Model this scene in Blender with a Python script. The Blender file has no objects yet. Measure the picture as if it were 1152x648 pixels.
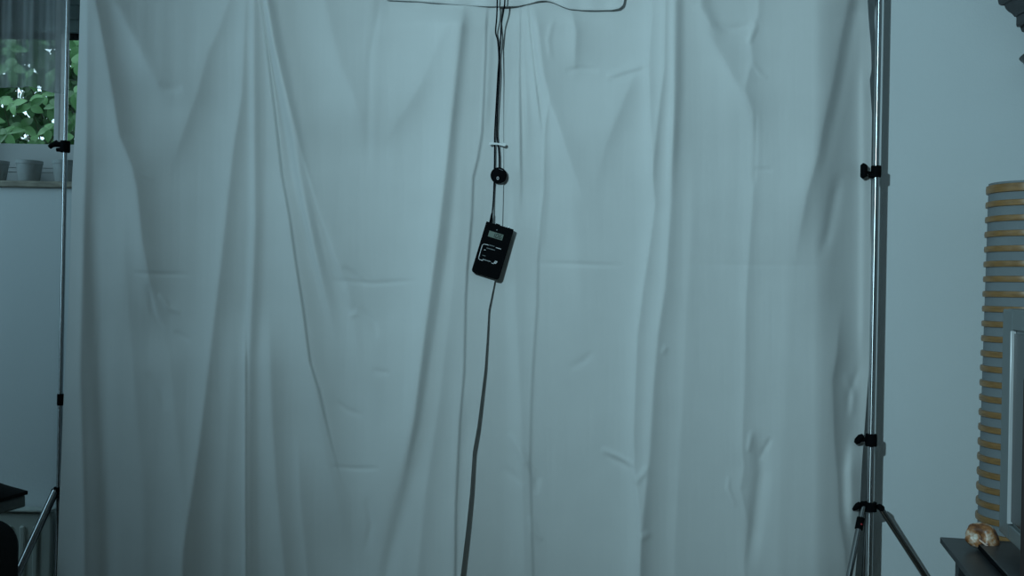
import bpy, math, random
import numpy as np
from mathutils import Vector, Matrix

# ------------------------------------------------------------------ camera
SC = bpy.context.scene
COL = SC.collection
F = 1235.0                      # focal length in pixels of the 1152 x 648 frame
CAM = Vector((0.0, -3.09, 1.30))
ROLL = math.radians(1.06)
WALL_Y = 0.135                  # face of the back wall

cam_data = bpy.data.cameras.new('camera')
cam = bpy.data.objects.new('camera', cam_data)
COL.objects.link(cam)
cam_data.sensor_fit = 'HORIZONTAL'
cam_data.sensor_width = 36.0
cam_data.lens = 36.0 * F / 1152.0
cam_data.clip_start = 0.02
cr, sr = math.cos(ROLL), math.sin(ROLL)
cam.matrix_world = Matrix(((cr, -sr, 0, CAM.x), (0, 0, -1, CAM.y), (sr, cr, 0, CAM.z), (0, 0, 0, 1)))
SC.camera = cam

# ------------------------------------------------------------------ sky, lights, exposure
SC.view_settings.view_transform = 'Standard'
SC.view_settings.look = 'None'
SC.view_settings.exposure = 0.0
SC.view_settings.gamma = 1.0
SC.view_settings.use_curve_mapping = False

world = bpy.data.worlds.new('overcast_sky')
SC.world = world
world.use_nodes = True
wbg = world.node_tree.nodes['Background']
wbg.inputs[0].default_value = (0.62, 0.86, 1.0, 1)
wbg.inputs[1].default_value = 1.9


def light(name, kind, loc, target, energy, color, **kw):
    d = bpy.data.lights.new(name, kind)
    d.energy = energy
    d.color = color
    for k, v in kw.items():
        setattr(d, k, v)
    o = bpy.data.objects.new(name, d)
    COL.objects.link(o)
    o.location = loc
    o.rotation_euler = (Vector(target) - Vector(loc)).to_track_quat('-Z', 'Y').to_euler()
    return o


# the small lamp up and left of the camera: sharp pole shadows to the right and down
light('camera_lamp', 'SPOT', (-0.92, -3.12, 2.16), (1.60, 0.1, 1.98), 220.0, (0.57, 0.90, 1.02),
      spot_size=math.radians(98), spot_blend=1.0, shadow_soft_size=0.04)
# daylight from an unseen window assumed at the left wall, shading the folds
light('room_daylight', 'AREA', (-2.44, -0.64, 1.75), (-0.3, -0.3, 1.4), 9.0, (0.50, 0.86, 1.04),
      shape='RECTANGLE', size=0.92, size_y=1.2)


# ------------------------------------------------------------------ helpers
def at(px, py, Y):
    """world point seen at pixel (px, py) of the 1152 x 648 frame on the plane y = Y"""
    ix, iy = (px - 576.0) / F, (324.0 - py) / F
    d = Y - CAM.y
    return Vector((CAM.x + (ix * cr - iy * sr) * d, Y, CAM.z + (ix * sr + iy * cr) * d))


class Geo:
    def __init__(self):
        self.v, self.f = [], []

    def add(self, verts, faces):
        n = len(self.v)
        self.v += [tuple(p) for p in verts]
        self.f += [tuple(i + n for i in f) for f in faces]
        return self

    def box(self, c, s, rot=None):
        hx, hy, hz = s[0] / 2, s[1] / 2, s[2] / 2
        vs = [Vector((x, y, z)) for z in (-hz, hz) for y in (-hy, hy) for x in (-hx, hx)]
        if rot is not None:
            vs = [rot @ p for p in vs]
        c = Vector(c)
        return self.add([p + c for p in vs],
                        [(0, 2, 3, 1), (4, 5, 7, 6), (0, 1, 5, 4), (1, 3, 7, 5), (3, 2, 6, 7), (2, 0, 4, 6)])

    def tube(self, pts, r, n=12, caps=True):
        pts = [Vector(p) for p in pts]
        rs = r if isinstance(r, (list, tuple)) else [r] * len(pts)
        t0 = (pts[1] - pts[0]).normalized()
        ref = Vector((0, 1, 0)) if abs(t0.y) < 0.9 else Vector((1, 0, 0))
        a = t0.cross(ref).normalized()
        vs = []
        for i, p in enumerate(pts):
            t = (pts[min(i + 1, len(pts) - 1)] - pts[max(i - 1, 0)]).normalized()
            a = (a - t * a.dot(t)).normalized()
            b = t.cross(a)
            for k in range(n):
                an = 2 * math.pi * k / n
                vs.append(p + (a * math.cos(an) + b * math.sin(an)) * rs[i])
        fs = []
        for i in range(len(pts) - 1):
            for k in range(n):
                k2 = (k + 1) % n
                fs.append((i * n + k, i * n + k2, (i + 1) * n + k2, (i + 1) * n + k))
        if caps:
            fs.append(tuple(range(n))[::-1])
            fs.append(tuple((len(pts) - 1) * n + k for k in range(n)))
        return self.add(vs, fs)

    def lathe(self, prof, c=(0, 0, 0), n=32, rot=None, close=False):
        c = Vector(c)
        vs = []
        for r, z in prof:
            for k in range(n):
                an = 2 * math.pi * k / n
                p = Vector((r * math.cos(an), r * math.sin(an), z))
                vs.append((rot @ p if rot is not None else p) + c)
        m = len(prof)
        fs = []
        for i in range(m - 1 if not close else m):
            j = (i + 1) % m
            for k in range(n):
                k2 = (k + 1) % n
                fs.append((i * n + k, i * n + k2, j * n + k2, j * n + k))
        if not close:
            if prof[0][0] > 1e-6:
                fs.append(tuple(range(n))[::-1])
            if prof[-1][0] > 1e-6:
                fs.append(tuple((m - 1) * n + k for k in range(n)))
        return self.add(vs, fs)

    def prism(self, outline, depth, M):
        """outline in local xy, extruded along local z from 0 to depth, placed by matrix M"""
        n = len(outline)
        vs = [M @ Vector((x, y, 0)) for x, y in outline] + [M @ Vector((x, y, depth)) for x, y in outline]
        fs = [tuple(range(n))[::-1], tuple(range(n, 2 * n))]
        for k in range(n):
            k2 = (k + 1) % n
            fs.append((k, k2, n + k2, n + k))
        return self.add(vs, fs)


def mesh_obj(name, geo, m, parent=None, smooth=35, bevel=0.0, segs=2):
    me = bpy.data.meshes.new(name)
    me.from_pydata(geo.v, [], geo.f)
    me.validate()
    import bmesh
    bm = bmesh.new()
    bm.from_mesh(me)
    bmesh.ops.recalc_face_normals(bm, faces=bm.faces)
    bm.to_mesh(me)
    bm.free()
    if smooth:
        me.shade_smooth()
        me.set_sharp_from_angle(angle=math.radians(smooth))
    o = bpy.data.objects.new(name, me)
    COL.objects.link(o)
    me.materials.append(m)
    if bevel:
        b = o.modifiers.new('bevel', 'BEVEL')
        b.width = bevel
        b.segments = segs
        b.limit_method = 'ANGLE'
        b.angle_limit = math.radians(40)
    if parent is not None:
        o.parent = parent
        o.matrix_parent_inverse = parent.matrix_world.inverted()
    return o


def tag(o, label=None, cat=None, group=None, kind=None):
    if label:
        o['label'] = label
    if cat:
        o['category'] = cat
    if group:
        o['group'] = group
    if kind:
        o['kind'] = kind
    return o


def thing(name, loc, label, cat, group=None):
    o = bpy.data.objects.new(name, None)
    o.empty_display_size = 0.05
    COL.objects.link(o)
    o.location = loc
    o.matrix_world = Matrix.Translation(Vector(loc))
    tag(o, label, cat, group)
    return o


def rounded_rect(w, h, r, n=5):
    pts = []
    for cx, cy, a0 in ((w / 2 - r, h / 2 - r, 0), (-w / 2 + r, h / 2 - r, 90), (-w / 2 + r, -h / 2 + r, 180), (w / 2 - r, -h / 2 + r, 270)):
        for k in range(n + 1):
            a = math.radians(a0 + 90 * k / n)
            pts.append((cx + r * math.cos(a), cy + r * math.sin(a)))
    return pts


# ------------------------------------------------------------------ materials
def mat(name, col, rough=0.6, metal=0.0, var=0.06, scale=20.0, bump=0.0, bscale=200.0, spec=0.5, stretch=(1, 1, 1)):
    m = bpy.data.materials.new(name)
    m.use_nodes = True
    nt = m.node_tree
    b = nt.nodes['Principled BSDF']
    tc = nt.nodes.new('ShaderNodeTexCoord')
    mp = nt.nodes.new('ShaderNodeMapping')
    mp.inputs['Scale'].default_value = stretch
    nt.links.new(tc.outputs['Object'], mp.inputs[0])
    nz = nt.nodes.new('ShaderNodeTexNoise')
    nz.inputs['Scale'].default_value = scale
    nz.inputs['Detail'].default_value = 4
    nt.links.new(mp.outputs[0], nz.inputs['Vector'])
    rp = nt.nodes.new('ShaderNodeValToRGB')
    rp.color_ramp.elements[0].position = 0.3
    rp.color_ramp.elements[1].position = 0.7
    rp.color_ramp.elements[0].color = tuple(max(0, c * (1 - var)) for c in col) + (1,)
    rp.color_ramp.elements[1].color = tuple(min(1, c * (1 + var)) for c in col) + (1,)
    nt.links.new(nz.outputs['Fac'], rp.inputs[0])
    nt.links.new(rp.outputs[0], b.inputs['Base Color'])
    b.inputs['Roughness'].default_value = rough
    b.inputs['Metallic'].default_value = metal
    b.inputs['Specular IOR Level'].default_value = spec
    if bump:
        n2 = nt.nodes.new('ShaderNodeTexNoise')
        n2.inputs['Scale'].default_value = bscale
        nt.links.new(mp.outputs[0], n2.inputs['Vector'])
        bp = nt.nodes.new('ShaderNodeBump')
        bp.inputs['Strength'].default_value = bump
        bp.inputs['Distance'].default_value = 0.002
        nt.links.new(n2.outputs['Fac'], bp.inputs['Height'])
        nt.links.new(bp.outputs[0], b.inputs['Normal'])
    return m


M_wall = mat('painted_plaster', (0.75, 0.80, 0.82), 0.9, var=0.015, scale=3, bump=0.25, bscale=160, spec=0.2)
M_side = mat('darkened_side_wall', (0.34, 0.36, 0.37), 0.9, var=0.02, scale=3)  # unseen side walls darkened to dim their reflection in the chrome tubes
M_ceil = mat('ceiling_paint', (0.75, 0.75, 0.74), 0.95, var=0.02, scale=3)
M_floor = mat('floor_boards', (0.20, 0.14, 0.09), 0.5, var=0.3, scale=6, stretch=(1, 12, 1))
M_sheet = mat('cotton_sheet', (0.70, 0.71, 0.705), 0.95, var=0.02, scale=9, bump=0.10, bscale=500, spec=0.05)
M_chrome = mat('chrome_tube', (0.56, 0.58, 0.60), 0.24, 1.0, var=0.03, scale=30)
_nt = M_chrome.node_tree
_tg = _nt.nodes.new('ShaderNodeTangent')
_tg.direction_type = 'RADIAL'
_tg.axis = 'Z'
_pb = _nt.nodes['Principled BSDF']
_nt.links.new(_tg.outputs[0], _pb.inputs['Tangent'])
_pb.inputs['Roughness'].default_value = 0.24          # polished round the tube, drawn marks along it
_pb.inputs['Anisotropic'].default_value = 1.0
_pb.inputs['Anisotropic Rotation'].default_value = 0.25
M_leg = mat('satin_aluminium', (0.30, 0.31, 0.32), 0.22, 1.0, var=0.05, scale=30)
M_black = mat('black_plastic', (0.0035, 0.004, 0.005), 0.75, var=0.2, scale=60, spec=0.04)
M_cable = mat('black_cable', (0.003, 0.004, 0.007), 0.7, var=0.2, scale=60, spec=0.05)
M_white = mat('white_plastic', (0.75, 0.77, 0.77), 0.4, var=0.04, scale=60)
M_print = mat('white_print', (0.70, 0.70, 0.72), 0.7, var=0.05, scale=300)
M_printdim = mat('grey_print', (0.22, 0.24, 0.25), 0.7, var=0.3, scale=900)
M_lcd = mat('lcd_glass', (0.12, 0.16, 0.13), 0.5, var=0.08, scale=80)
M_digit = mat('lcd_segment', (0.004, 0.006, 0.005), 0.8, var=0.1, scale=80)
M_red = mat('red_button', (0.5, 0.03, 0.04), 0.4, var=0.1, scale=80)
M_frame = mat('white_window_paint', (0.62, 0.63, 0.63), 0.5, var=0.03, scale=12)
M_shutter = mat('grey_shutter', (0.30, 0.34, 0.36), 0.6, var=0.06, scale=15)
M_sill = mat('beige_sill', (0.36, 0.33, 0.27), 0.7, var=0.25, scale=25, stretch=(1, 3, 3))
M_pot = mat('grey_glazed_pot', (0.42, 0.45, 0.45), 0.55, var=0.10, scale=40, bump=0.2, bscale=120)
M_soil = mat('dark_soil', (0.05, 0.04, 0.03), 0.95, var=0.4, scale=90)
M_rad = mat('radiator_enamel', (0.42, 0.46, 0.43), 0.4, var=0.03, scale=8)
M_blackfab = mat('black_upholstery', (0.008, 0.008, 0.009), 0.9, var=0.2, scale=80, bump=0.3, bscale=300, spec=0.1)
M_greyfab = mat('grey_gusset_cloth', (0.10, 0.115, 0.115), 0.9, var=0.15, scale=80, bump=0.3, bscale=300, spec=0.1)
M_paper = mat('lamp_paper', (0.20, 0.225, 0.24), 0.8, var=0.05, scale=14, bump=0.2, bscale=90)
M_ring = mat('bamboo_ring', (0.27, 0.145, 0.05), 0.38, var=0.22, scale=30, stretch=(1, 1, 5))
M_tv = mat('silver_grey_casing', (0.15, 0.175, 0.18), 0.4, var=0.03, scale=20)
M_bevel = mat('bright_bezel_edge', (0.75, 0.76, 0.77), 0.3, 0.3, var=0.03, scale=20)
M_screen = mat('dark_screen_glass', (0.018, 0.020, 0.023), 0.22, var=0.05, scale=8)
M_bench = mat('black_stained_wood', (0.022, 0.025, 0.028), 0.42, var=0.25, scale=12, stretch=(1, 8, 8))
M_player = mat('dark_grey_metal', (0.045, 0.050, 0.055), 0.40, 0.2, var=0.08, scale=40)
M_brown = mat('dark_brown_wood', (0.018, 0.009, 0.008), 0.5, var=0.3, scale=10, stretch=(8, 8, 1))
M_carved = mat('dark_carved_wood', (0.026, 0.027, 0.031), 0.42, var=0.3, scale=18, stretch=(1, 1, 4))
M_bark = mat('green_stem', (0.05, 0.06, 0.025), 0.8, var=0.3, scale=60)
M_earth = mat('garden_soil', (0.03, 0.035, 0.02), 0.95, var=0.5, scale=12)

# glass: mostly clear with a faint reflection
M_glass = bpy.data.materials.new('window_glass')
M_glass.use_nodes = True
nt = M_glass.node_tree
nt.nodes.clear()
o_ = nt.nodes.new('ShaderNodeOutputMaterial')
mx = nt.nodes.new('ShaderNodeMixShader')
tr = nt.nodes.new('ShaderNodeBsdfTransparent')
gl = nt.nodes.new('ShaderNodeBsdfGlossy')
fr = nt.nodes.new('ShaderNodeFresnel')
tr.inputs[0].default_value = (0.93, 0.97, 0.96, 1)
gl.inputs['Roughness'].default_value = 0.02
fr.inputs[0].default_value = 1.4
nt.links.new(fr.outputs[0], mx.inputs[0])
nt.links.new(tr.outputs[0], mx.inputs[1])
nt.links.new(gl.outputs[0], mx.inputs[2])
nt.links.new(mx.outputs[0], o_.inputs[0])

# sheer curtain: woven voile, part open, part thread
M_sheer = bpy.data.materials.new('sheer_voile')
M_sheer.use_nodes = True
nt = M_sheer.node_tree
nt.nodes.clear()
o_ = nt.nodes.new('ShaderNodeOutputMaterial')
mx = nt.nodes.new('ShaderNodeMixShader')
tr = nt.nodes.new('ShaderNodeBsdfTransparent')
mx2 = nt.nodes.new('ShaderNodeMixShader')
df = nt.nodes.new('ShaderNodeBsdfDiffuse')
tl = nt.nodes.new('ShaderNodeBsdfTranslucent')
df.inputs[0].default_value = (0.52, 0.54, 0.55, 1)
tl.inputs[0].default_value = (0.52, 0.54, 0.55, 1)
mx2.inputs[0].default_value = 0.3
tc = nt.nodes.new('ShaderNodeTexCoord')
mp = nt.nodes.new('ShaderNodeMapping')
mp.inputs['Scale'].default_value = (60, 1, 1.5)
nz = nt.nodes.new('ShaderNodeTexNoise')
nz.inputs['Scale'].default_value = 1.0
mr = nt.nodes.new('ShaderNodeMapRange')
mr.inputs['From Min'].default_value = 0.3
mr.inputs['From Max'].default_value = 0.7
mr.inputs['To Min'].default_value = 0.38
mr.inputs['To Max'].default_value = 0.60
nt.links.new(tc.outputs['Object'], mp.inputs[0])
nt.links.new(mp.outputs[0], nz.inputs['Vector'])
nt.links.new(nz.outputs['Fac'], mr.inputs['Value'])
nt.links.new(mr.outputs[0], mx.inputs[0])
nt.links.new(tr.outputs[0], mx.inputs[1])
nt.links.new(df.outputs[0], mx2.inputs[1])
nt.links.new(tl.outputs[0], mx2.inputs[2])
nt.links.new(mx2.outputs[0], mx.inputs[2])
nt.links.new(mx.outputs[0], o_.inputs[0])


def leaf_mat(name, c0, c1):
    m = mat(name, c0, 0.38, var=0.1, scale=30, spec=0.5)
    nt = m.node_tree
    b = nt.nodes['Principled BSDF']
    oi = nt.nodes.new('ShaderNodeObjectInfo')
    mxc = nt.nodes.new('ShaderNodeMix')
    mxc.data_type = 'RGBA'
    mxc.inputs[6].default_value = c0 + (1,)
    mxc.inputs[7].default_value = c1 + (1,)
    nt.links.new(oi.outputs['Random'], mxc.inputs[0])
    nt.links.new(mxc.outputs[2], b.inputs['Base Color'])
    return m


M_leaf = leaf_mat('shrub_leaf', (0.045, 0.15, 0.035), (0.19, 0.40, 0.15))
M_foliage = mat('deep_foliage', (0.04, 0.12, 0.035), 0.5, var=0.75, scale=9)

# shell: banded brown, orange and cream
M_shell = mat('conch_shell', (0.42, 0.20, 0.09), 0.35, var=0.1, scale=20)
nt = M_shell.node_tree
rp = [n for n in nt.nodes if n.type == 'VALTORGB'][0]
rp.color_ramp.elements[0].color = (0.13, 0.045, 0.016, 1)
rp.color_ramp.elements[0].position = 0.40
rp.color_ramp.elements[1].color = (0.75, 0.66, 0.55, 1)
rp.color_ramp.elements[1].position = 0.62
e_ = rp.color_ramp.elements.new(0.5)
e_.color = (0.40, 0.17, 0.06, 1)
[n for n in nt.nodes if n.type == 'TEX_NOISE'][0].inputs['Scale'].default_value = 34
M_shellin = mat('shell_lip', (0.75, 0.55, 0.45), 0.3, var=0.1, scale=20)

# ------------------------------------------------------------------ room shell
RX0, RX1, RY0, RZ1 = -2.5, 2.3, -4.6, 2.62
T = 0.24
wl, wr = at(-70, 100, WALL_Y).x, at(150, 100, WALL_Y).x      # window opening
wb, wt = at(40, 211.5, WALL_Y).z, at(40, -120, WALL_Y).z
g = Geo()
g.box(((RX0 + wl) / 2, WALL_Y + T / 2, RZ1 / 2), (wl - RX0, T, RZ1))
g.box(((RX1 + wr) / 2, WALL_Y + T / 2, RZ1 / 2), (RX1 - wr, T, RZ1))
g.box(((wl + wr) / 2, WALL_Y + T / 2, wb / 2), (wr - wl, T, wb))
g.box(((wl + wr) / 2, WALL_Y + T / 2, (wt + RZ1) / 2), (wr - wl, T, RZ1 - wt))
tag(mesh_obj('wall_back', g, M_wall, smooth=0), kind='structure')
tag(mesh_obj('wall_left', Geo().box((RX0 - T / 2, (RY0 + WALL_Y) / 2, RZ1 / 2), (T, WALL_Y - RY0 + 2 * T, RZ1)), M_side, smooth=0), kind='structure')
tag(mesh_obj('wall_right', Geo().box((RX1 + T / 2, (RY0 + WALL_Y) / 2, RZ1 / 2), (T, WALL_Y - RY0 + 2 * T, RZ1)), M_side, smooth=0), kind='structure')
tag(mesh_obj('wall_front', Geo().box(((RX0 + RX1) / 2, RY0 - T / 2, RZ1 / 2), (RX1 - RX0, T, RZ1)), mat('darkened_front_wall', (0.16, 0.13, 0.10), 0.7, var=0.2, scale=5, stretch=(6, 1, 1)), smooth=0), kind='structure')  # unseen front wall kept dark so the chrome tubes reflect dark flanks
tag(mesh_obj('floor', Geo().box(((RX0 + RX1) / 2, (RY0 + WALL_Y) / 2, -0.05), (RX1 - RX0 + 2 * T, WALL_Y - RY0 + 2 * T, 0.1)), M_floor, smooth=0), kind='structure')
tag(mesh_obj('ceiling', Geo().box(((RX0 + RX1) / 2, (RY0 + WALL_Y) / 2, RZ1 + 0.05), (RX1 - RX0 + 2 * T, WALL_Y - RY0 + 2 * T, 0.1)), M_ceil, smooth=0), kind='structure')
g = Geo().box(((RX0 + RX1) / 2, WALL_Y - 0.008, 0.035), (RX1 - RX0, 0.016, 0.07))
tag(mesh_obj('baseboard_back', g, M_frame, bevel=0.003), kind='structure')

# ------------------------------------------------------------------ window in the back wall
win = bpy.data.objects.new('window_1', None)
COL.objects.link(win)
win.location = ((wl + wr) / 2, WALL_Y, wb)
win.matrix_world = Matrix.Translation(win.location)
tag(win, kind='structure')
FY = WALL_Y + 0.175
zr = at(40, 163, FY).z
g = Geo()
g.box(((wl + wr) / 2, FY, (wb + zr) / 2), (wr - wl - 0.002, 0.07, zr - wb - 0.002))
g.box(((wl + wr) / 2, FY, wt - 0.03), (wr - wl, 0.07, 0.06))
g.box((wl + 0.03, FY, (zr + wt) / 2), (0.06, 0.07, wt - zr))
g.box((wr - 0.03, FY, (zr + wt) / 2), (0.06, 0.07, wt - zr))
mesh_obj('window_frame', g, M_frame, win, bevel=0.004)
p0, p1 = at(66, 80, FY), at(72.5, 80, FY)
mull = (p0.x + p1.x) / 2
mesh_obj('mullion', Geo().box((mull, FY, (zr + wt) / 2 - 0.03), (p1.x - p0.x, 0.06, wt - zr - 0.062)), M_frame, win, bevel=0.003)
for xa, xb in ((wl + 0.06, p0.x), (p1.x, wr - 0.06)):
    mesh_obj('pane', Geo().box(((xa + xb) / 2, FY + 0.01, (zr + wt - 0.06) / 2), (xb - xa, 0.004, wt - 0.06 - zr)), M_glass, win, smooth=0)
SY = WALL_Y - 0.014
zs0, zs1 = wb + 0.001, at(40, 203.5, SY).z
g = Geo().box(((wl + wr) / 2, (SY + FY - 0.036) / 2, (zs0 + zs1) / 2), (wr - wl - 0.002, FY - 0.036 - SY, zs1 - zs0))
mesh_obj('window_sill', g, M_sill, win, bevel=0.004)
# roller shutter let down outside the upper glass
shut = thing('roller_shutter', ((wl + wr) / 2, FY + 0.075, wt), 'grey roller shutter lowered partway behind the upper window glass', 'shutter')
zb = at(40, 44, FY + 0.075).z
zz = zb
mesh_obj('bottom_bar', Geo().box(((wl + wr) / 2, FY + 0.075, zb + 0.009), (wr - wl + 0.04, 0.022, 0.018)), M_black, shut, bevel=0.002)
zz = zb + 0.019
while zz < wt + 0.1:
    mesh_obj('slat', Geo().box(((wl + wr) / 2, FY + 0.075, zz + 0.022), (wr - wl + 0.04, 0.012, 0.0452)), M_shutter, shut, bevel=0.005)
    zz += 0.045

# sheer curtain over the left sash
CY = WALL_Y + 0.075
nu, nv = 150, 40
xs = np.linspace(at(-75, 50, CY).x, at(73, 50, CY).x, nu)
hem_px = [(-75, 100), (0, 98), (20, 98), (35, 97), (50, 101), (60, 104), (73, 105)]
g = Geo()
vs, fs = [], []
for j in range(nv + 1):
    t = j / nv
    for i in range(nu):
        px = -75 + 148 * i / (nu - 1)
        hz = at(px, np.interp(px, [a for a, b in hem_px], [b for a, b in hem_px]), CY).z
        z = hz + (wt - 0.03 - hz) * t
        y = CY + 0.005 * math.sin(px * 0.30 + 0.9 * math.sin(px * 0.07)) + 0.0012 * math.sin(px * 0.75 + 1.3)
        vs.append((xs[i], y, z))
for j in range(nv):
    for i in range(nu - 1):
        fs.append((j * nu + i, j * nu + i + 1, (j + 1) * nu + i + 1, (j + 1) * nu + i))
g.add(vs, fs)
sheer = tag(mesh_obj('sheer_curtain', g, M_sheer), 'short translucent sheer curtain over the top of the window', 'curtain')
# hem and rod
hp = [vs[i] for i in range(0, nu, 2)]
mesh_obj('hem', Geo().tube([(p[0], p[1] - 0.001, p[2]) for p in hp], 0.0016, 5), M_sheer, sheer)
rod = tag(mesh_obj('curtain_rod', Geo().tube([(wl + 0.001, CY, wt - 0.022), (wr - 0.001, CY, wt - 0.022)], 0.006, 10), M_chrome),
          'thin metal rod carrying the sheer curtain above the window', 'curtain rod')

# pots on the sill and the wire rail behind them
PY = WALL_Y + 0.045
def make_pot(px):
    zb_ = zs1 + 0.0008
    zt_ = at(px, 181, PY).z
    H = zt_ - zb_
    rt, rb = 14.2 / F * (PY - CAM.y), 11.3 / F * (PY - CAM.y)
    c = at(px, 190, PY)
    po = thing('flower_pot', (c.x, PY, zb_), '', 'pot', 'small pots on the window sill')
    prof = [(0.0, 0), (rb - 0.003, 0), (rb, 0.003), (rt - 0.0012, H - 0.012), (rt + 0.0006, H - 0.011), (rt + 0.001, H - 0.001), (rt - 0.0005, H),
            (rt - 0.004, H - 0.001), (rt - 0.005, H - 0.012), (rb - 0.004, 0.008), (0, 0.008)]
    mesh_obj('pot_body', Geo().lathe(prof, (c.x, PY, zb_), 36), M_pot, po, smooth=40)
    mesh_obj('soil', Geo().lathe([(0, H * 0.70), (rb, H * 0.70), (rb, H * 0.66), (0, H * 0.66)], (c.x, PY, zb_), 20), M_soil, po)
    return po
for px, lab in ((-5, 'grey tapered flower pot cut by the left photo edge on the window sill'),
                (33, 'grey tapered flower pot in full view, middle of the window sill'),
                (74, 'grey tapered flower pot on the sill partly behind the chrome pole')):
    make_pot(px)['label'] = lab
RYY = PY + 0.052
g = thing('pot_rail', at(40, 191, RYY), 'two thin grey wires running behind the pots on the sill', 'rail')
for py in (189, 194):
    a, b = at(-45, py - 1.5, RYY), at(130, py + 1.5, RYY)
    mesh_obj('wire', Geo().tube([a, b], 0.0011, 8), M_pot, g)
for px in (-44, 128):
    a, b = at(px, 187, RYY), at(px, 203, RYY)
    mesh_obj('upright', Geo().tube([(a.x, RYY, a.z), (a.x, RYY, zs1)], 0.0015, 8), M_pot, g)

# ------------------------------------------------------------------ the shrub outside
rnd = random.Random(7)
tag(mesh_obj('ground', Geo().box((-1.6, WALL_Y + T + 2.0, 1.15), (6, 3.9, 0.1)), M_earth, smooth=0), kind='structure')


def leaf_geo(L, W, bend, fold):
    vs, fs = [], []
    n = 6
    for i in range(n + 1):
        t = i / n
        w = W * math.sin(math.pi * min(1, t ** 0.85 * 0.97 + 0.015)) ** 0.8
        y = L * t
        z = -bend * t * t
        vs += [(-w, y, z + fold * w), (0, y, z), (w, y, z + fold * w)]
    for i in range(n):
        a = i * 3
        fs += [(a, a + 1, a + 4, a + 3), (a + 1, a + 2, a + 5, a + 4)]
    return vs, fs


leaf_meshes = []
for L, W, bnd, fo in ((0.060, 0.019, 0.010, 0.25), (0.050, 0.020, 0.016, 0.15), (0.068, 0.017, 0.022, 0.30)):
    me = bpy.data.meshes.new('leaf')
    v_, f_ = leaf_geo(L, W, bnd, fo)
    me.from_pydata(v_, [], f_)
    me.shade_smooth()
    me.materials.append(M_leaf)
    leaf_meshes.append(me)

shrub = thing('leafy_shrub', (at(40, 120, 0.75).x, 0.75, 1.2), 'bright green broad leaved shrub outside the window on the left', 'shrub')


def cluster(px, py, Y, n, size, face):
    """a whorl of leaflets radiating from the end of a stalk"""
    c = at(px, py, Y)
    base = c + Vector((rnd.uniform(-0.05, 0.05), rnd.uniform(0.08, 0.2), -rnd.uniform(0.12, 0.25)))
    mid = (c + base) / 2 + Vector((0, 0.02, 0.02))
    mesh_obj('stalk', Geo().tube([base, mid, c], [0.003, 0.0025, 0.0015], 6), M_bark, shrub)
    a0 = rnd.uniform(0, 6.28)
    nrm = Vector((rnd.uniform(-0.4, 0.4), -1, rnd.uniform(0.1, 0.9) * face)).normalized()
    q = nrm.to_track_quat('Z', 'Y').to_matrix().to_4x4()
    for k in range(n):
        an = a0 + 2 * math.pi * k / n + rnd.uniform(-0.25, 0.25)
        s = size * rnd.uniform(0.62, 1.0)
        o = bpy.data.objects.new('leaf', rnd.choice(leaf_meshes))
        COL.objects.link(o)
        o.parent = shrub
        o.matrix_parent_inverse = shrub.matrix_world.inverted()
        o.matrix_world = (Matrix.Translation(c) @ q @ Matrix.Rotation(an, 4, 'Z') @ Matrix.Rotation(rnd.uniform(-0.5, 0.15), 4, 'X')
                          @ Matrix.Diagonal((s, s, s, 1)))


spots = [(55, 146, 0.60, 5, 1.1), (8, 150, 0.62, 5, 1.1), (35, 120, 0.66, 5, 1.0), (62, 120, 0.64, 5, 1.0), (15, 118, 0.66, 4, 1.0),
         (83, 140, 0.66, 5, 1.1), (84, 105, 0.68, 4, 1.1), (25, 143, 0.68, 4, 1.0), (-12, 135, 0.66, 5, 1.0), (48, 108, 0.70, 4, 1.0),
         (2, 112, 0.70, 4, 1.0), (70, 155, 0.60, 4, 0.9), (12, 76, 0.72, 4, 1.2), (60, 85, 0.72, 4, 1.1), (30, 88, 0.74, 4, 1.1),
         (86, 72, 0.74, 4, 1.2), (-20, 100, 0.7, 5, 1.1), (105, 120, 0.68, 5, 1.1), (40, 160, 0.62, 4, 0.9), (10, 55, 0.78, 4, 1.1),
         (86, 52, 0.78, 4, 1.0), (-40, 140, 0.66, 5, 1.1), (125, 140, 0.66, 5, 1.1), (22, 162, 0.62, 4, 0.9)]
for px, py, Y, n, s in spots:
    cluster(px, py, Y, n, s, 1)
# the mass of leaves further back that nobody could count
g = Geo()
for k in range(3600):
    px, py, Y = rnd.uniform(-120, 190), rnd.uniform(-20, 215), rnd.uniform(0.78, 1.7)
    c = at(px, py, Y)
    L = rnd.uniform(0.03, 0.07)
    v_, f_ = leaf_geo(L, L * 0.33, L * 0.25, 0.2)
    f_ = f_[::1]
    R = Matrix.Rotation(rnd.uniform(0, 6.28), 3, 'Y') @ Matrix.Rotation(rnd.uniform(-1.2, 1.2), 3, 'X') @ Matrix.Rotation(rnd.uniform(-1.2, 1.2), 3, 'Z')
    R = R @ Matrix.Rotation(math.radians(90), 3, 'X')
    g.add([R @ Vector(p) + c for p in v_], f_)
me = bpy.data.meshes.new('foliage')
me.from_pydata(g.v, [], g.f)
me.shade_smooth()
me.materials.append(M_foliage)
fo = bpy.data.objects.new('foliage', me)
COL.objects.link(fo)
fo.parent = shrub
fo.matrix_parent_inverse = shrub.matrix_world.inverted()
tag(fo, kind='stuff')

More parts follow.
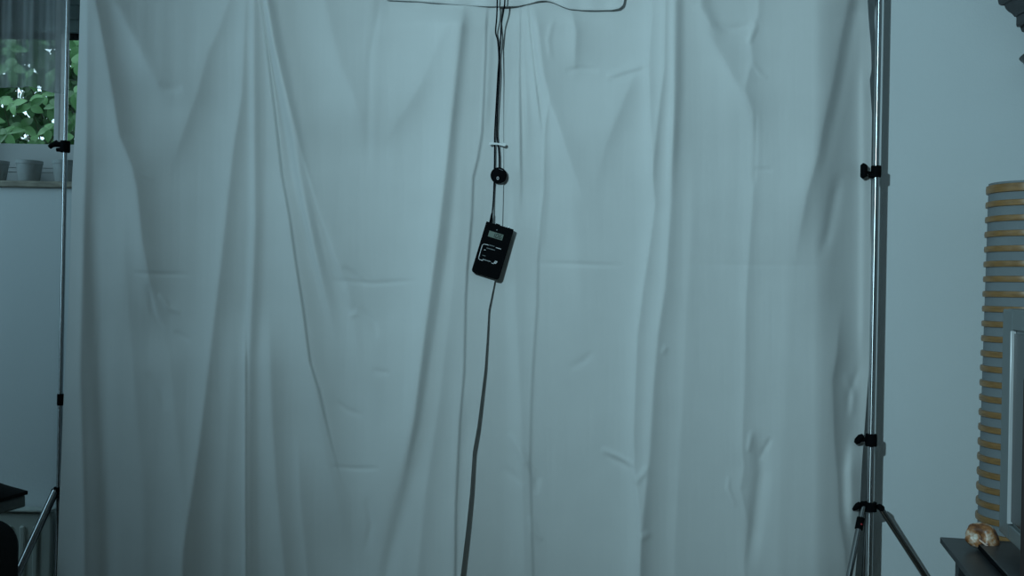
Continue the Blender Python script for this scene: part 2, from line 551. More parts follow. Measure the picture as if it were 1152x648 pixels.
# ------------------------------------------------------------------ radiator below the window
RY_ = 0.098
rad = thing('radiator', (at(20, 600, RY_).x, RY_, 0.0), 'pale panel radiator on the wall below the window', 'radiator')
rz1 = at(40, 577, RY_ - 0.03).z
rx0, rx1 = at(-160, 600, RY_).x, at(60, 600, RY_).x
mesh_obj('panel', Geo().box(((rx0 + rx1) / 2, RY_, (rz1 + 0.10) / 2), (rx1 - rx0, 0.030, rz1 - 0.10)), M_rad, rad, bevel=0.006)
x = rx0 + 0.03
while x < rx1 - 0.02:
    mesh_obj('rib', Geo().box((x, RY_ - 0.019, (rz1 + 0.08) / 2), (0.016, 0.010, rz1 - 0.16)), M_rad, rad, bevel=0.005)
    x += 0.038
mesh_obj('top_grille', Geo().box(((rx0 + rx1) / 2, RY_ + 0.0, rz1 + 0.003), (rx1 - rx0 + 0.004, 0.050, 0.008)), M_rad, rad, bevel=0.003)
for x in (rx0 + 0.12, rx1 - 0.12):
    mesh_obj('bracket', Geo().box((x, (RY_ + 0.022 + WALL_Y) / 2, rz1 * 0.7), (0.03, WALL_Y - RY_ - 0.022, 0.05)), M_rad, rad)

# ------------------------------------------------------------------ armchair and cushion at the left edge
AY = -0.72
ac = at(-30, 648, AY)
chx = at(24, 640, AY + 0.10).x                       # right side of the chair
arm = thing('armchair', (chx - 0.38, AY, 0.0), 'black upholstered armchair at the left edge in front of the radiator', 'armchair')
ztop = at(2, 584, AY + 0.08).z
W_, D_ = 0.76, 0.42
def soft_block(x0, x1, y0, y1, z0, z1, r):
    M = Matrix.Translation(((x0 + x1) / 2, y1, (z0 + z1) / 2)) @ Matrix.Rotation(math.radians(90), 4, 'X')
    return Geo().prism(rounded_rect(x1 - x0, z1 - z0, r, 8), y1 - y0, M)
mesh_obj('arm_rest', soft_block(chx - 0.13, chx, AY - D_ + 0.03, AY + 0.10, 0.10, ztop, 0.062), M_blackfab, arm, bevel=0.02, segs=3)
mesh_obj('arm_rest', soft_block(chx - W_, chx - W_ + 0.13, AY - D_ + 0.03, AY + 0.10, 0.10, ztop, 0.06), M_blackfab, arm, bevel=0.02, segs=3)
mesh_obj('seat', soft_block(chx - W_ + 0.132, chx - 0.132, AY - D_ + 0.02, AY + 0.08, 0.12, 0.42, 0.05), M_blackfab, arm, bevel=0.02, segs=3)
mesh_obj('backrest', soft_block(chx - W_ + 0.135, chx - 0.135, AY - 0.02, AY + 0.12, 0.424, 0.74, 0.05), M_blackfab, arm, bevel=0.02, segs=3)
for sx in (chx - W_ + 0.06, chx - 0.06):
    for sy in (AY - D_ + 0.09, AY + 0.04):
        mesh_obj('leg', Geo().lathe([(0.018, 0), (0.024, 0.102)], (sx, sy, 0), 14), M_brown, arm)

# thick black cushion with a grey side band resting on the arm rest
tip = at(28.5, 557, AY - 0.10)
cu = thing('cushion', (tip.x - 0.2, AY - 0.16, ztop), 'thick black cushion with a grey side band on the armchair at far left', 'cushion')
zb0 = ztop + 0.004
Rz = Matrix.Rotation(math.radians(5), 3, 'X') @ Matrix.Rotation(math.radians(60), 3, 'Z')
cc = Vector((tip.x - 0.226, AY - 0.14, tip.z - 0.004))
def cush(half, h0, h1, dome, n=18):
    vs, fs = [], []
    for j in range(n + 1):
        for i in range(n + 1):
            a, b = -1 + 2 * i / n, -1 + 2 * j / n
            z = h1 + dome * (1 - a ** 4) * (1 - b ** 4) if dome else h1
            vs.append(cc + Rz @ Vector((a * half * (1 - 0.03 * b * b), b * half * (1 - 0.03 * a * a), z)))
    for j in range(n):
        for i in range(n):
            k = j * (n + 1) + i
            fs.append((k, k + 1, k + n + 2, k + n + 1))
    return vs, fs
def closed_cush(half, h0, h1, dome):
    n = 18
    t, f = cush(half, h0, h1, dome)
    b, _ = cush(half, h0, h0, 0)
    N = len(t)
    fs = f + [tuple(N + i for i in q)[::-1] for q in f]
    ring = [i for i in range(n + 1)] + [j * (n + 1) + n for j in range(1, n + 1)] + [n * (n + 1) + i for i in range(n - 1, -1, -1)] + [j * (n + 1) for j in range(n - 1, 0, -1)]
    for k in range(len(ring)):
        a, c = ring[k], ring[(k + 1) % len(ring)]
        fs.append((a, N + a, N + c, c))
    return Geo().add(t + b, fs)
mesh_obj('gusset', closed_cush(0.165, -0.030, -0.004, 0.0), M_greyfab, cu, bevel=0.004)
mesh_obj('cover', closed_cush(0.168, -0.0035, 0.004, 0.03), M_blackfab, cu)

# ------------------------------------------------------------------ the two backdrop stands
PYP = 0.05          # poles stand just behind the cloth plane


def pole_pt(stand, py):
    if stand == 'L':
        return at(np.interp(py, [-90, 0, 200, 300, 500, 560, 648, 900], [78.7, 76.9, 72.6, 70.8, 67.0, 66.0, 64.4, 59.7]), py, PYP)
    return at(np.interp(py, [-90, 0, 192, 300, 500, 600, 648, 900], [990.8, 989.2, 985.6, 983.6, 979.8, 978.2, 977.4, 973.0]), py, PYP)


def make_stand(side, label):
    base = pole_pt(side, 840)
    px_mid = pole_pt(side, 324)
    st = thing('light_stand', (px_mid.x, PYP, 0.0), label, 'stand', 'backdrop stands')
    X = px_mid.x
    lean = lambda z: X            # plumb pole
    zz = lambda py: pole_pt(side, py).z
    if side == 'L':
        r = (0.0058, 0.0066, 0.0074)
        c1, c2, hub = 165, 449.5, 553
    else:
        r = (0.0088, 0.0096, 0.0104)
        c1, c2, hub = 193, 495, 570
    ztop_ = zz(-78)
    # three telescoping tubes
    mesh_obj('tube', Geo().tube([(X, PYP, zz(c1)), (X, PYP, ztop_)], r[0], 20), M_chrome, st)
    mesh_obj('tube', Geo().tube([(X, PYP, zz(c2)), (X, PYP, zz(c1) + 0.002)], r[1], 20), M_chrome, st)
    mesh_obj('tube', Geo().tube([(X, PYP, 0.06), (X, PYP, zz(c2) + 0.002)], r[2], 20), M_chrome, st)
    px2 = 2.55e-3
    # upper clamp: collar with a knob on its left
    def clamp(py, hw, hh, style):
        z = zz(py)
        cl = mesh_obj('clamp_collar', Geo().tube([(X, PYP, z - hh), (X, PYP, z - hh * 0.8), (X, PYP, z + hh * 0.8), (X, PYP, z + hh)],
                                                 [hw * 0.92, hw, hw, hw * 0.92], 20), M_black, st)
        if style is None:
            return
        g = Geo()
        if style == 'knob':
            kx = X - 12.5 * px2
            g.tube([(X - hw * 0.8, PYP, z - 0.004), (kx, PYP, z - 0.003)], 0.0045, 10)
            g.tube([(kx - 0.001, PYP, z - 0.018), (kx - 0.003, PYP, z - 0.015), (kx - 0.003, PYP, z + 0.017), (kx - 0.001, PYP, z + 0.021)], [0.006, 0.010, 0.010, 0.006], 14)
            g.tube([(X - hw * 1.5, PYP - 0.004, z - 0.013), (X - hw * 0.6, PYP - 0.004, z - 0.013)], [0.006, 0.008], 10)
        elif style == 'wing':
            kx = X - 13 * px2
            g.tube([(X - hw * 0.8, PYP, z + 0.002), (kx, PYP, z - 0.001)], 0.006, 10)
            g.tube([(kx - 0.012, PYP, z - 0.010), (kx - 0.006, PYP, z - 0.004), (kx + 0.004, PYP, z + 0.008), (kx + 0.010, PYP, z + 0.014)], [0.005, 0.010, 0.010, 0.005], 12)
        elif style == 'lever':
            g.tube([(X - hw * 0.5, PYP - 0.003, z + 0.005), (X - hw * 1.9, PYP - 0.004, z + 0.006), (X - hw * 2.6, PYP - 0.004, z + 0.003), (X - hw * 3.1, PYP - 0.004, z - 0.003)], [0.0075, 0.008, 0.0075, 0.0065], 12)
            g.tube([(X - hw * 2.5, PYP - 0.004, z + 0.008), (X - hw * 1.5, PYP - 0.004, z + 0.013)], [0.004, 0.006], 10)
            g.tube([(X - hw * 1.6, PYP - 0.004, z - 0.010), (X - hw * 0.5, PYP - 0.004, z - 0.009)], [0.0055, 0.007], 10)
        mesh_obj('clamp_knob' if style != 'lever' else 'clamp_lever', g, M_black, cl)
    if side == 'R':
        clamp(c1, 0.0145, 0.0165, 'knob')
        clamp(c2, 0.0165, 0.0175, 'wing')
    else:
        clamp(c1, 0.0140, 0.0165, 'lever')
        clamp(c2, 0.0095, 0.0165, None)
    # hub and legs
    hz = zz(hub)
    hr = 0.019 if side == 'R' else 0.014
    hb = mesh_obj('hub', Geo().tube([(X, PYP, hz - 0.013), (X, PYP, hz + 0.013)], hr, 20), M_black, st)
    g = Geo()
    if side == 'R':
        kx = X - 13.5 * px2
        g.tube([(X - hr * 0.8, PYP - 0.004, hz + 0.003), (kx, PYP - 0.006, hz + 0.001)], 0.006, 10)
        g.tube([(kx - 0.018, PYP - 0.006, hz - 0.008), (kx - 0.010, PYP - 0.006, hz - 0.003), (kx, PYP - 0.006, hz + 0.005), (kx + 0.004, PYP - 0.006, hz + 0.013)], [0.005, 0.0085, 0.009, 0.004], 12)
    else:
        g.tube([(X - hr * 0.6, PYP - 0.004, hz), (X - hr * 1.3, PYP - 0.006, hz + 0.001)], 0.008, 10)
    mesh_obj('hub_knob', g, M_black, hb)
    if side == 'R':
        legs = [((990.5, 571), (1044, 654), 0.02), ((971.5, 568), (954.0, 654), -0.20), ((977, 571), (968, 652), 0.05)]
        lw = 0.0085
    else:
        legs = [((62.5, 552), (15.5, 654), -0.26), ((68, 556), (112, 652), 0.01), ((70, 556), (92, 652), 0.06)]
        lw = 0.0112
    low = []
    for i, (a, b, dy) in enumerate(legs):
        y0 = PYP - 0.004 if dy < 0.05 else PYP + 0.004
        A = at(a[0], a[1], y0)
        B = at(b[0], b[1], y0 + dy * 0.45 if dy < 0 else y0 + (0.02 if dy < 0.05 else 0.05))
        d = (B - A)
        k = (A.z - 0.012) / (A.z - B.z)
        E = A + d * k
        E.y = min(E.y, WALL_Y - 0.03)
        lg = mesh_obj('leg', Geo().tube([A, E], lw, 4 if False else 14), M_leg, st)
        e0 = A + (E - A) * 0.985
        mesh_obj('rubber_foot', Geo().tube([e0, E + (E - A) * 0.004], lw * 1.35, 12), M_black, lg)
        mesh_obj('leg_pivot', Geo().tube([A + Vector((0, -0.010, 0)), A + Vector((0, 0.010, 0))], 0.009, 12), M_black, hb)
        low.append((A, E))
        if side == 'R' and i == 1:
            s = (E - A)
            f0 = (583 - 568) / (654 - 568) * ((B - A).length / s.length)
            f1 = (596 - 568) / (654 - 568) * ((B - A).length / s.length)
            cp = mesh_obj('leg_clip', Geo().tube([A + s * f0, A + s * f1], lw * 1.3, 14), M_black, lg)
            q = A + s * (f0 + f1) / 2 + Vector((0.001, -lw * 1.25, 0))
            mesh_obj('button', Geo().lathe([(0.0, 0.002), (0.003, 0.001), (0.003, -0.003)], q, 12, Matrix.Rotation(math.radians(90), 3, 'X')), M_red, st)['label'] = 'small red button on the leg clip'
    # lower spreader with struts
    sz = 0.20
    mesh_obj('spreader', Geo().tube([(X, PYP, sz - 0.012), (X, PYP, sz + 0.012)], hr * 0.95, 18), M_black, st)
    for A, E in low:
        q = A + (E - A) * 0.55
        mesh_obj('strut', Geo().tube([(X, PYP, sz), q], 0.004, 8), M_leg, st)
    return st, X, ztop_


stL, XL, ZL = make_stand('L', 'slim chrome tripod stand left of the cloth, in front of the window')
stR, XR, ZR = make_stand('R', 'thicker chrome tripod stand right of the cloth, against the bare wall')
BAR_Z = at(530, -78, PYP).z
bar = thing('crossbar', ((XL + XR) / 2, PYP, BAR_Z), 'horizontal metal crossbar above the picture, resting on both stands', 'crossbar')
mesh_obj('bar', Geo().tube([(XL - 0.05, PYP, BAR_Z), (XR + 0.05, PYP, BAR_Z)], 0.011, 16), M_leg, bar)
for X in (XL, XR):
    mesh_obj('end_cap', Geo().tube([(X + (-0.055 if X < 0 else 0.05), PYP, BAR_Z), (X + (-0.05 if X < 0 else 0.055), PYP, BAR_Z)], 0.013, 14), M_black, bar)


# ------------------------------------------------------------------ cloth
def ss(x):
    x = np.clip(x, 0, 1)
    return x * x * (3 - 2 * x)


class Cloth:
    """height field over pixel-scaled cloth coordinates; h > 0 bulges into the room"""

    def __init__(self, U, V):
        self.U, self.V, self.h = U, V, np.zeros_like(U)

    def _d(self, path, fade):
        ys = [p[1] for p in path]
        xs_ = [p[0] for p in path]
        dx = self.U - np.interp(self.V, ys, xs_)
        f0, f1 = fade if isinstance(fade, (tuple, list)) else (fade, fade)
        a = np.ones_like(self.V)
        if f0:
            a = a * ss((self.V - ys[0]) / f0)
        if f1:
            a = a * ss((ys[-1] - self.V) / f1)
        return dx, a

    def step(self, path, A, w, L, fade=(0, 60), side=1):
        """front panel on the left (side=1): rises over L px, then falls within w px to the right"""
        dx, a = self._d(path, fade)
        dx = dx * side
        A *= 1.0 + 1.3 * min(1.0, max(0.0, (w - 4) / 10.0))
        self.h += A * a * np.where(dx < 0, np.exp(dx / L), 1 - ss(dx / w))

    def ridge(self, path, A, wl, wr, fade=(0, 60)):
        dx, a = self._d(path, fade)
        A *= 1.0 + 1.5 * min(1.0, max(0.0, (max(wl, wr) - 5) / 8.0))
        self.h += A * a * np.exp(-(dx / np.where(dx < 0, wl, wr)) ** 2)

    def cusp(self, path, A, Ll, Lr, fade=(0, 60)):
        """a crest along the path with slopes running off to the left over Ll and to the right over Lr px"""
        dx, a = self._d(path, fade)
        e = np.where(dx < 0, dx / Ll, -dx / Lr)
        e = -np.sqrt(e * e + 0.02) + 0.1414
        self.h += A * a * np.exp(e)

    def level(self, path, A, w, fade=(0, 0)):
        """the cloth right of the path lies A higher (A<0 lower)"""
        dx, a = self._d(path, fade)
        self.h += A * a * ss(dx / w + 0.5)

    def crease(self, pts, A, w):
        """a small pucker along a polyline that dies away at both ends"""
        seg = [math.hypot(b[0] - a[0], b[1] - a[1]) for a, b in zip(pts[:-1], pts[1:])]
        tot = sum(seg)
        best = np.full_like(self.U, 1e9)
        arc = np.zeros_like(self.U)
        s0 = 0.0
        for (x0, y0), (x1, y1), L in zip(pts[:-1], pts[1:], seg):
            dx, dy = x1 - x0, y1 - y0
            t = np.clip(((self.U - x0) * dx + (self.V - y0) * dy) / (L * L), 0, 1)
            d = np.hypot(self.U - x0 - t * dx, self.V - y0 - t * dy)
            m = d < best
            best = np.where(m, d, best)
            arc = np.where(m, (s0 + t * L) / tot, arc)
            s0 += L
        self.h += 1.3 * A * np.sin(np.pi * np.clip(arc, 0, 1)) ** 0.7 * np.exp(-(best / w) ** 2)


def soft_noise(U, V, seed, sx, sy, n=14):
    r = np.random.RandomState(seed)
    out = np.zeros_like(U)
    for _ in range(n):
        fx, fy, p, q = r.uniform(0.4, 1.6) / sx, r.uniform(0.3, 1.5) / sy, r.uniform(0, 6.28), r.uniform(-0.6, 0.6)
        out += np.sin(2 * np.pi * (U * fx + V * fy * q) + p) * r.uniform(0.4, 1)
    return out / n


def cloth_obj(name, left, right, top, bottom, du, dv, hfun, yfun, label, group, wrap=True):
    """grid between the left and right edge curves; rows go over the bar at the top"""
    vv = np.arange(top, bottom + dv, dv)
    lx = np.interp(vv, [p[1] for p in left], [p[0] for p in left])
    rx = np.interp(vv, [p[1] for p in right], [p[0] for p in right])
    n = int(np.max(rx - lx) / du)
    s = np.linspace(0, 1, n)
    U = lx[:, None] + (rx - lx)[:, None] * s[None, :]
    V = np.repeat(vv[:, None], n, 1)
    h = hfun(U, V)
    # under the turned over strip the cloth lies flat against the bar
    h = h * (1 - 0.8 * ss((U - 415) / 25) * ss((722 - U) / 25) * (1 - ss((V - 4) / 26)))
    Y = yfun(U, V) - h
    # the top runs back onto the bar
    k = ss((40 + V) / 45.0 + 1.0) if wrap else np.ones_like(V)
    Yb = PYP - 0.0165
    tw = ss((V - (-78)) / 70.0)
    Y = Yb * (1 - tw) + Y * tw
    ix, iy = (U - 576) / F, (324 - V) / F
    d = Y - CAM.y
    X = (ix * cr - iy * sr) * d
    Z = CAM.z + (ix * sr + iy * cr) * d
    P = np.stack([X, Y, Z], -1)
    if wrap:
        rows = []
        for an in (35, 70, 105, 140, 175):
            a = math.radians(an)
            q = P[0].copy()
            q[:, 1] = PYP - 0.0165 * math.cos(a)
            q[:, 2] = q[:, 2] + 0.0165 * math.sin(a)
            rows.append(q)
        q = P[0].copy()
        q[:, 1] = PYP + 0.018
        q[:, 2] -= 0.10
        rows.append(q)
        P = np.concatenate([np.stack(rows[::-1]), P], 0)
    m = P.shape[0]
    idx = np.arange(m * n).reshape(m, n)
    fc = np.stack([idx[:-1, :-1], idx[1:, :-1], idx[1:, 1:], idx[:-1, 1:]], -1).reshape(-1, 4)
    me = bpy.data.meshes.new(name)
    me.vertices.add(m * n)
    me.vertices.foreach_set('co', P.reshape(-1).astype(np.float32))
    me.loops.add(fc.size)
    me.loops.foreach_set('vertex_index', fc.reshape(-1).astype(np.int32))
    me.polygons.add(len(fc))
    me.polygons.foreach_set('loop_start', np.arange(0, fc.size, 4, dtype=np.int32))
    me.update(calc_edges=True)
    me.validate()
    me.shade_smooth()
    me.materials.append(M_sheet)
    o = bpy.data.objects.new(name, me)
    COL.objects.link(o)
    tag(o, label, 'sheet', group)
    return o


EDGE = [(562, -90), (562, 10), (565.5, 50), (566.5, 90), (566.5, 200), (565, 260), (556.5, 316), (549.5, 349), (547.5, 383), (545.2, 415), (540, 457),
        (537.0, 480), (532, 508), (529, 552), (525, 591), (518.5, 646), (505, 720), (492, 845)]


def left_h(U, V):
    c = Cloth(U, V)
    S, K = c.step, c.cusp
    # outer left border and its soft folds
    K([(98, -80), (98, 80), (96, 200), (92, 330), (90, 420), (94, 560), (98, 845)], 0.014, 14, 12, (0, 0))
    c.ridge([(106, 160), (104, 250), (112, 400), (120, 540), (128, 845)], -0.003, 10, 14, (120, 0))
    K([(134, 200), (140, 300), (148, 400), (160, 540), (168, 845)], 0.013, 34, 22, (140, 0))
    # the long sharp fold a little further in
    K([(104, -80), (107, 0), (118, 57), (124, 91), (134, 153), (147, 183), (153, 208), (160, 273), (166, 304), (172, 335), (186, 390)], 0.034, 30, 15, (0, 120))
    K([(184, 360), (192, 420), (198, 480), (204, 560), (212, 700)], 0.012, 30, 20, (60, 60))
    # swag: left flank and right flank of the scoop
    K([(118, -60), (130, 0), (146, 32), (159, 57), (178, 94), (200, 128)], 0.030, 26, 42, (0, 60))
    K([(262, -40), (256, 2), (246, 30), (234, 57), (221, 104), (209, 138), (196, 175), (186, 215)], 0.021, 60, 19, (0, 90))
    c.crease([(178, 94), (186, 99), (196, 100), (206, 98)], -0.0026, 5)
    # bundle of pleats hanging from one point near x = 290
    K([(280, -80), (276.5, 0), (272, 106), (262, 170), (248, 300), (236, 400), (224, 500), (206, 620), (196, 845)], 0.021, 16, 13, (0, 0))
    c.ridge([(287, -80), (286, 0), (286.3, 150), (287, 246), (284, 324), (280, 400), (279, 500), (279, 648), (279, 845)], 0.012, 5, 6, (0, 0))
    S([(275.2, 340), (275.2, 400), (275.4, 520), (275.8, 648), (276, 845)], 0.012, 3.2, 24, (80, 0))
    K([(262, 330), (258, 450), (252, 560), (246, 845)], 0.008, 24, 16, (120, 0))
    S([(290, -80), (292, 0), (299.5, 62), (307, 123), (315.6, 198), (324, 244), (331, 295), (339, 346), (347, 408), (356.5, 438), (368, 488), (383, 545), (400, 575)],
      0.016, 4, 22, (0, 160))
    c.ridge([(298, -80), (299, 0), (306, 40), (314, 80), (323, 123), (331, 160), (336.5, 195), (344, 234), (354, 280), (366, 330), (380, 390)], 0.017, 5, 8, (0, 130))
    K([(301, -60), (301, 0), (309, 52), (322, 102), (337, 160), (349, 200), (363, 247), (378, 290), (398, 335), (412, 370)], 0.026, 9, 40, (0, 130))
    K([(318, 170), (332, 280), (343, 360), (352, 430), (364, 500), (380, 570), (396, 640)], 0.024, 26, 30, (90, 100))
    K([(302, 330), (303, 400), (306, 480), (312, 560), (320, 648), (330, 845)], 0.026, 22, 16, (90, 0))
    K([(334, 460), (338, 560), (346, 648), (352, 845)], 0.010, 10, 14, (80, 0))
    # middle swag
    K([(360, -60), (365, 0), (372.6, 37), (383, 74), (396, 105), (404, 132), (414, 170)], 0.026, 34, 30, (0, 60))
    K([(524, -20), (513, 9), (503, 25), (493, 45), (474, 92), (455, 123), (436, 152), (415, 185)], 0.022, 60, 26, (0, 90))
    c.ridge([(428, -60), (428, 0), (416, 62), (414, 148), (415, 210)], -0.0022, 4, 4, (0, 60))
    K([(526, -40), (521, 12), (514, 77), (507, 140), (500, 200), (493, 260), (486, 310), (477, 380), (466, 470), (450, 560), (440, 620)], 0.040, 22, 14, (30, 170))
    c.ridge([(528, 4), (524, 30), (519, 77), (515, 140), (514, 198), (505, 280), (496, 336), (486, 400), (472, 480), (452, 570), (436, 640), (420, 845)], -0.004, 8, 11, (10, 0))
    K([(520, 130), (516, 250), (506, 340), (494, 450), (478, 560), (468, 660), (458, 845)], 0.014, 18, 18, (90, 0))
    K([(366, 240), (380, 290), (396, 350), (406, 410), (416, 490)], 0.014, 22, 34, (60, 120))
    c.ridge([(430, 330), (430, 450), (432, 560), (436, 648), (440, 845)], 0.003, 24, 24, (90, 0))
    # layered strip along the inner edge
    S([(548, -80), (547, 7), (545.6, 30), (545, 60), (543.2, 100), (541, 150), (536.5, 178), (531, 200), (529.5, 244), (524.4, 302), (522.6, 336), (521, 417),
       (516, 476), (511.5, 568), (510.7, 648), (508, 845)], 0.009, 3.2, 17, (0, 0))
    c.ridge([(551, 25), (549, 80), (546, 130), (543, 160)], 0.005, 4, 4.5, (20, 40))
    c.ridge([(526, 440), (521, 520), (517, 600), (514, 700)], -0.004, 5, 7, (60, 60))
    # ironing creases and small puckers
    for pts, A, w in (([(148, 307), (170, 308), (215, 309)], -0.0022, 2.2), ([(372, 315), (420, 319), (470, 316)], -0.0026, 2.4), ([(372, 525), (400, 527), (428, 527)], -0.0022, 2.2),
                      ([(178, 330), (190, 346), (203, 352)], 0.0028, 3.0), ([(166, 320), (172, 350), (184, 372)], -0.0026, 3.5), ([(196, 372), (214, 384)], -0.0022, 3.5),
                      ([(150, 186), (160, 196), (174, 202)], 0.0024, 3.0), ([(385, 300), (400, 310), (412, 322)], -0.0030, 3.6), ([(386, 322), (399, 345)], 0.0022, 4),
                      ([(405, 345), (420, 362), (424, 380)], -0.0026, 4), ([(377, 451), (392, 462), (410, 468)], -0.0022, 3.0), ([(418, 417), (440, 420)], -0.0018, 3),
                      ([(412, 560), (418, 590), (412, 620)], -0.0028, 4), ([(166, 420), (180, 436), (188, 462)], -0.0024, 5), ([(392, 356), (404, 352)], 0.0018, 3)):
        c.crease(pts, A, w)
    c.h += 0.006 * soft_noise(U, V, 3, 120, 500) + 0.0020 * soft_noise(U, V, 5, 26, 180) + 0.0004 * soft_noise(U, V, 6, 9, 60, 24)
    return c.h


def gap(V):
    return 0.004 + 0.040 * np.clip((V - 290) / 358, 0, 1.5) ** 1.0


def left_y(U, V):
    return 0.003 - gap(V) * ss((U - 330) / 200.0)


def right_h(U, V):
    c = Cloth(U, V)
    S, K = c.step, c.cusp
    S([(584, -80), (584, 6), (583.5, 89), (585, 204), (584, 250)], 0.011, 3.2, 10, (0, 90))
    c.ridge([(588, -80), (588, 12), (589, 60), (592, 120), (594, 200)], 0.006, 3.5, 4.5, (0, 100))
    S([(592, -80), (592.5, 6), (595, 35), (601, 89), (606, 129), (610, 160)], 0.010, 3.0, 6, (0, 50))
    c.ridge([(598, -80), (598, 6), (603, 45), (609, 89), (613, 115)], 0.009, 5, 5, (0, 40))
    K([(602, -80), (602.6, 6), (608, 42), (613.7, 89), (619, 115), (630, 146), (640, 177), (654, 215), (664, 245)], 0.026, 12, 22, (0, 100))
    c.ridge([(623, 15), (617, 45), (620, 70)], 0.003, 3, 3, (15, 15))
    S([(617, 105), (611.5, 153), (610.3, 217), (607, 246), (603.7, 292), (602.7, 342), (598, 413), (596, 455), (594.6, 518), (596, 575), (598, 648), (600, 845)], 0.0048, 4, 14, (30, 0), 1)
    c.ridge([(616, 105), (614, 153), (613, 217), (610, 246), (606.5, 292)], 0.0035, 2.5, 4, (30, 30))
    K([(640, 170), (646, 240), (652, 320), (656, 420)], 0.010, 34, 30, (70, 120))
    # hollow under the turned over strip
    K([(636, -40), (642, 10), (648, 34), (647, 61), (646, 95)], 0.016, 16, 9, (0, 50))
    c.crease([(636, 81), (651, 77), (674, 79.5)], -0.0036, 3.0)
    c.crease([(682, 86), (706, 79), (729, 72)], 0.0040, 2.8)
    c.crease([(684, 91), (706, 84), (728, 78)], -0.0022, 3.5)
    # the long crease at x = 733 and its flanks
    K([(735, -60), (733, 20), (729.7, 68), (731.4, 136), (735, 205), (737, 228), (731.5, 271), (722.6, 331), (717, 377), (714.8, 430), (712.5, 490), (714, 525), (719.5, 578),
       (720.5, 648), (722, 845)], 0.013, 7, 11, (60, 0))
    K([(724, 55), (712, 85), (698, 120), (682, 160), (672, 195), (664, 235)], 0.018, 44, 18, (50, 110))
    K([(750, -80), (748, 20), (747, 78), (740, 136), (733, 204), (736, 250)], 0.014, 12, 7, (0, 90))
    c.ridge([(762, -80), (761, 20), (760, 100), (756, 170), (752, 230)], 0.008, 5, 6, (0, 80))
    K([(757, -80), (757, 20), (757.5, 136), (755, 228), (748, 324), (740, 377), (735, 437), (731, 508), (724, 578), (718, 648), (712, 845)], 0.022, 14, 14, (0, 0))
    K([(780, 150), (778, 260), (772, 360), (768, 470), (760, 600), (755, 845)], 0.008, 14, 26, (100, 0))
    K([(770, -60), (780, 3), (797, 37), (814, 68), (834.5, 105), (845, 136), (856, 170)], 0.026, 30, 26, (0, 70))
    c.ridge([(786, -60), (790, 8), (799, 25), (811, 50)], 0.006, 6, 8, (0, 30))
    # wrinkled vertical crease at x = 840
    K([(855, -60), (853, 17), (844, 38), (846.5, 68), (838, 100), (848, 129), (850, 170), (848, 211), (843, 280), (839, 342), (838, 420), (835, 508), (837, 525), (833, 550), (842, 589),
       (837, 631), (838, 845)], 0.0065, 9, 8, (0, 0))
    c.ridge([(850, 120), (850, 170), (848, 215)], -0.0025, 2.5, 2.5, (20, 20))
    c.crease([(800, 27), (820, 33), (838, 30), (846, 24)], -0.0030, 3.5)
    c.crease([(841, 50), (846, 40), (852, 26)], 0.0034, 3)
    c.crease([(846, 70), (856, 84), (864, 88)], 0.0022, 3)
    c.ridge([(852, 480), (856, 530), (850, 580), (842, 648)], -0.007, 7, 9, (40, 60))
    c.crease([(868, 492), (860, 506), (855, 517)], -0.0036, 3)
    c.crease([(846, 485), (842, 510)], 0.0032, 3.0)
    c.crease([(820, 535), (819, 550), (828, 570)], 0.0024, 2.5)
    # right border
    K([(958, -80), (954, 3), (947, 34), (936, 95), (925, 143), (919, 177), (908, 215), (899, 260), (890, 320)], 0.026, 46, 14, (0, 110))
    c.ridge([(967, -80), (964, 3), (957, 34), (946, 95), (935, 143), (929, 177), (918, 215)], -0.004, 7, 7, (0, 60))
    c.ridge([(945, 190), (938, 225), (932, 260), (922, 300)], -0.006, 6, 7, (30, 40))
    K([(946, 330), (941, 400), (936, 427), (938, 490), (942, 536), (944, 585), (950, 620), (954, 700)], 0.018, 24, 8, (80, 80))
    c.ridge([(962, 480), (958, 530), (959, 580), (962, 620)], 0.012, 7, 12, (60, 60))
    c.crease([(950, 420), (960, 445), (958, 470)], 0.0034, 4)
    c.crease([(968, 410), (956, 440), (952, 470)], -0.003, 4)
    c.ridge([(971, 60), (972, 200), (971, 330), (970, 420)], 0.004, 4, 6, (50, 60))
    K([(890, 250), (886, 380), (880, 520), (876, 648), (870, 845)], 0.008, 34, 40, (120, 0))
    # horizontal folds of the packed cloth
    for pts, A, w in (([(602, 296), (640, 297), (702, 299)], -0.0026, 2.2), ([(760, 297), (840, 298), (960, 299)], -0.0008, 2.5), ([(848, 190), (870, 192)], -0.0020, 2.5),
                      ([(676, 505), (697, 514), (714, 524)], 0.0036, 3.0), ([(680, 512), (696, 519), (710, 528)], -0.0020, 3.0), ([(714, 545), (722, 535), (730, 524)], 0.0028, 3.5),
                      ([(720, 608), (732, 598)], 0.0030, 3.5), ([(572, 487), (586, 508), (600, 540)], 0.0034, 4.5), ([(592, 520), (604, 538), (602, 556)], -0.0036, 4),
                      ([(596, 580), (602, 600), (610, 608)], 0.0028, 4), ([(566, 525), (590, 545)], -0.0018, 5), ([(745, 400), (750, 388)], 0.0022, 3),
                      ([(640, 415), (655, 407), (668, 396)], -0.0018, 4)):
        c.crease(pts, A, w)
    K([(574, 60), (576, 200), (580, 340), (585, 450), (588, 560), (592, 700)], 0.010, 16, 14, (80, 80))
    c.h += 0.006 * soft_noise(U, V, 13, 130, 500) + 0.0011 * soft_noise(U, V, 15, 34, 180) + 0.0004 * soft_noise(U, V, 16, 9, 60, 24)
    return c.h


def right_y(U, V):
    return 0.012 + 0.062 * ss((U - 915) / 55.0) * ss((V + 40) / 60.0)


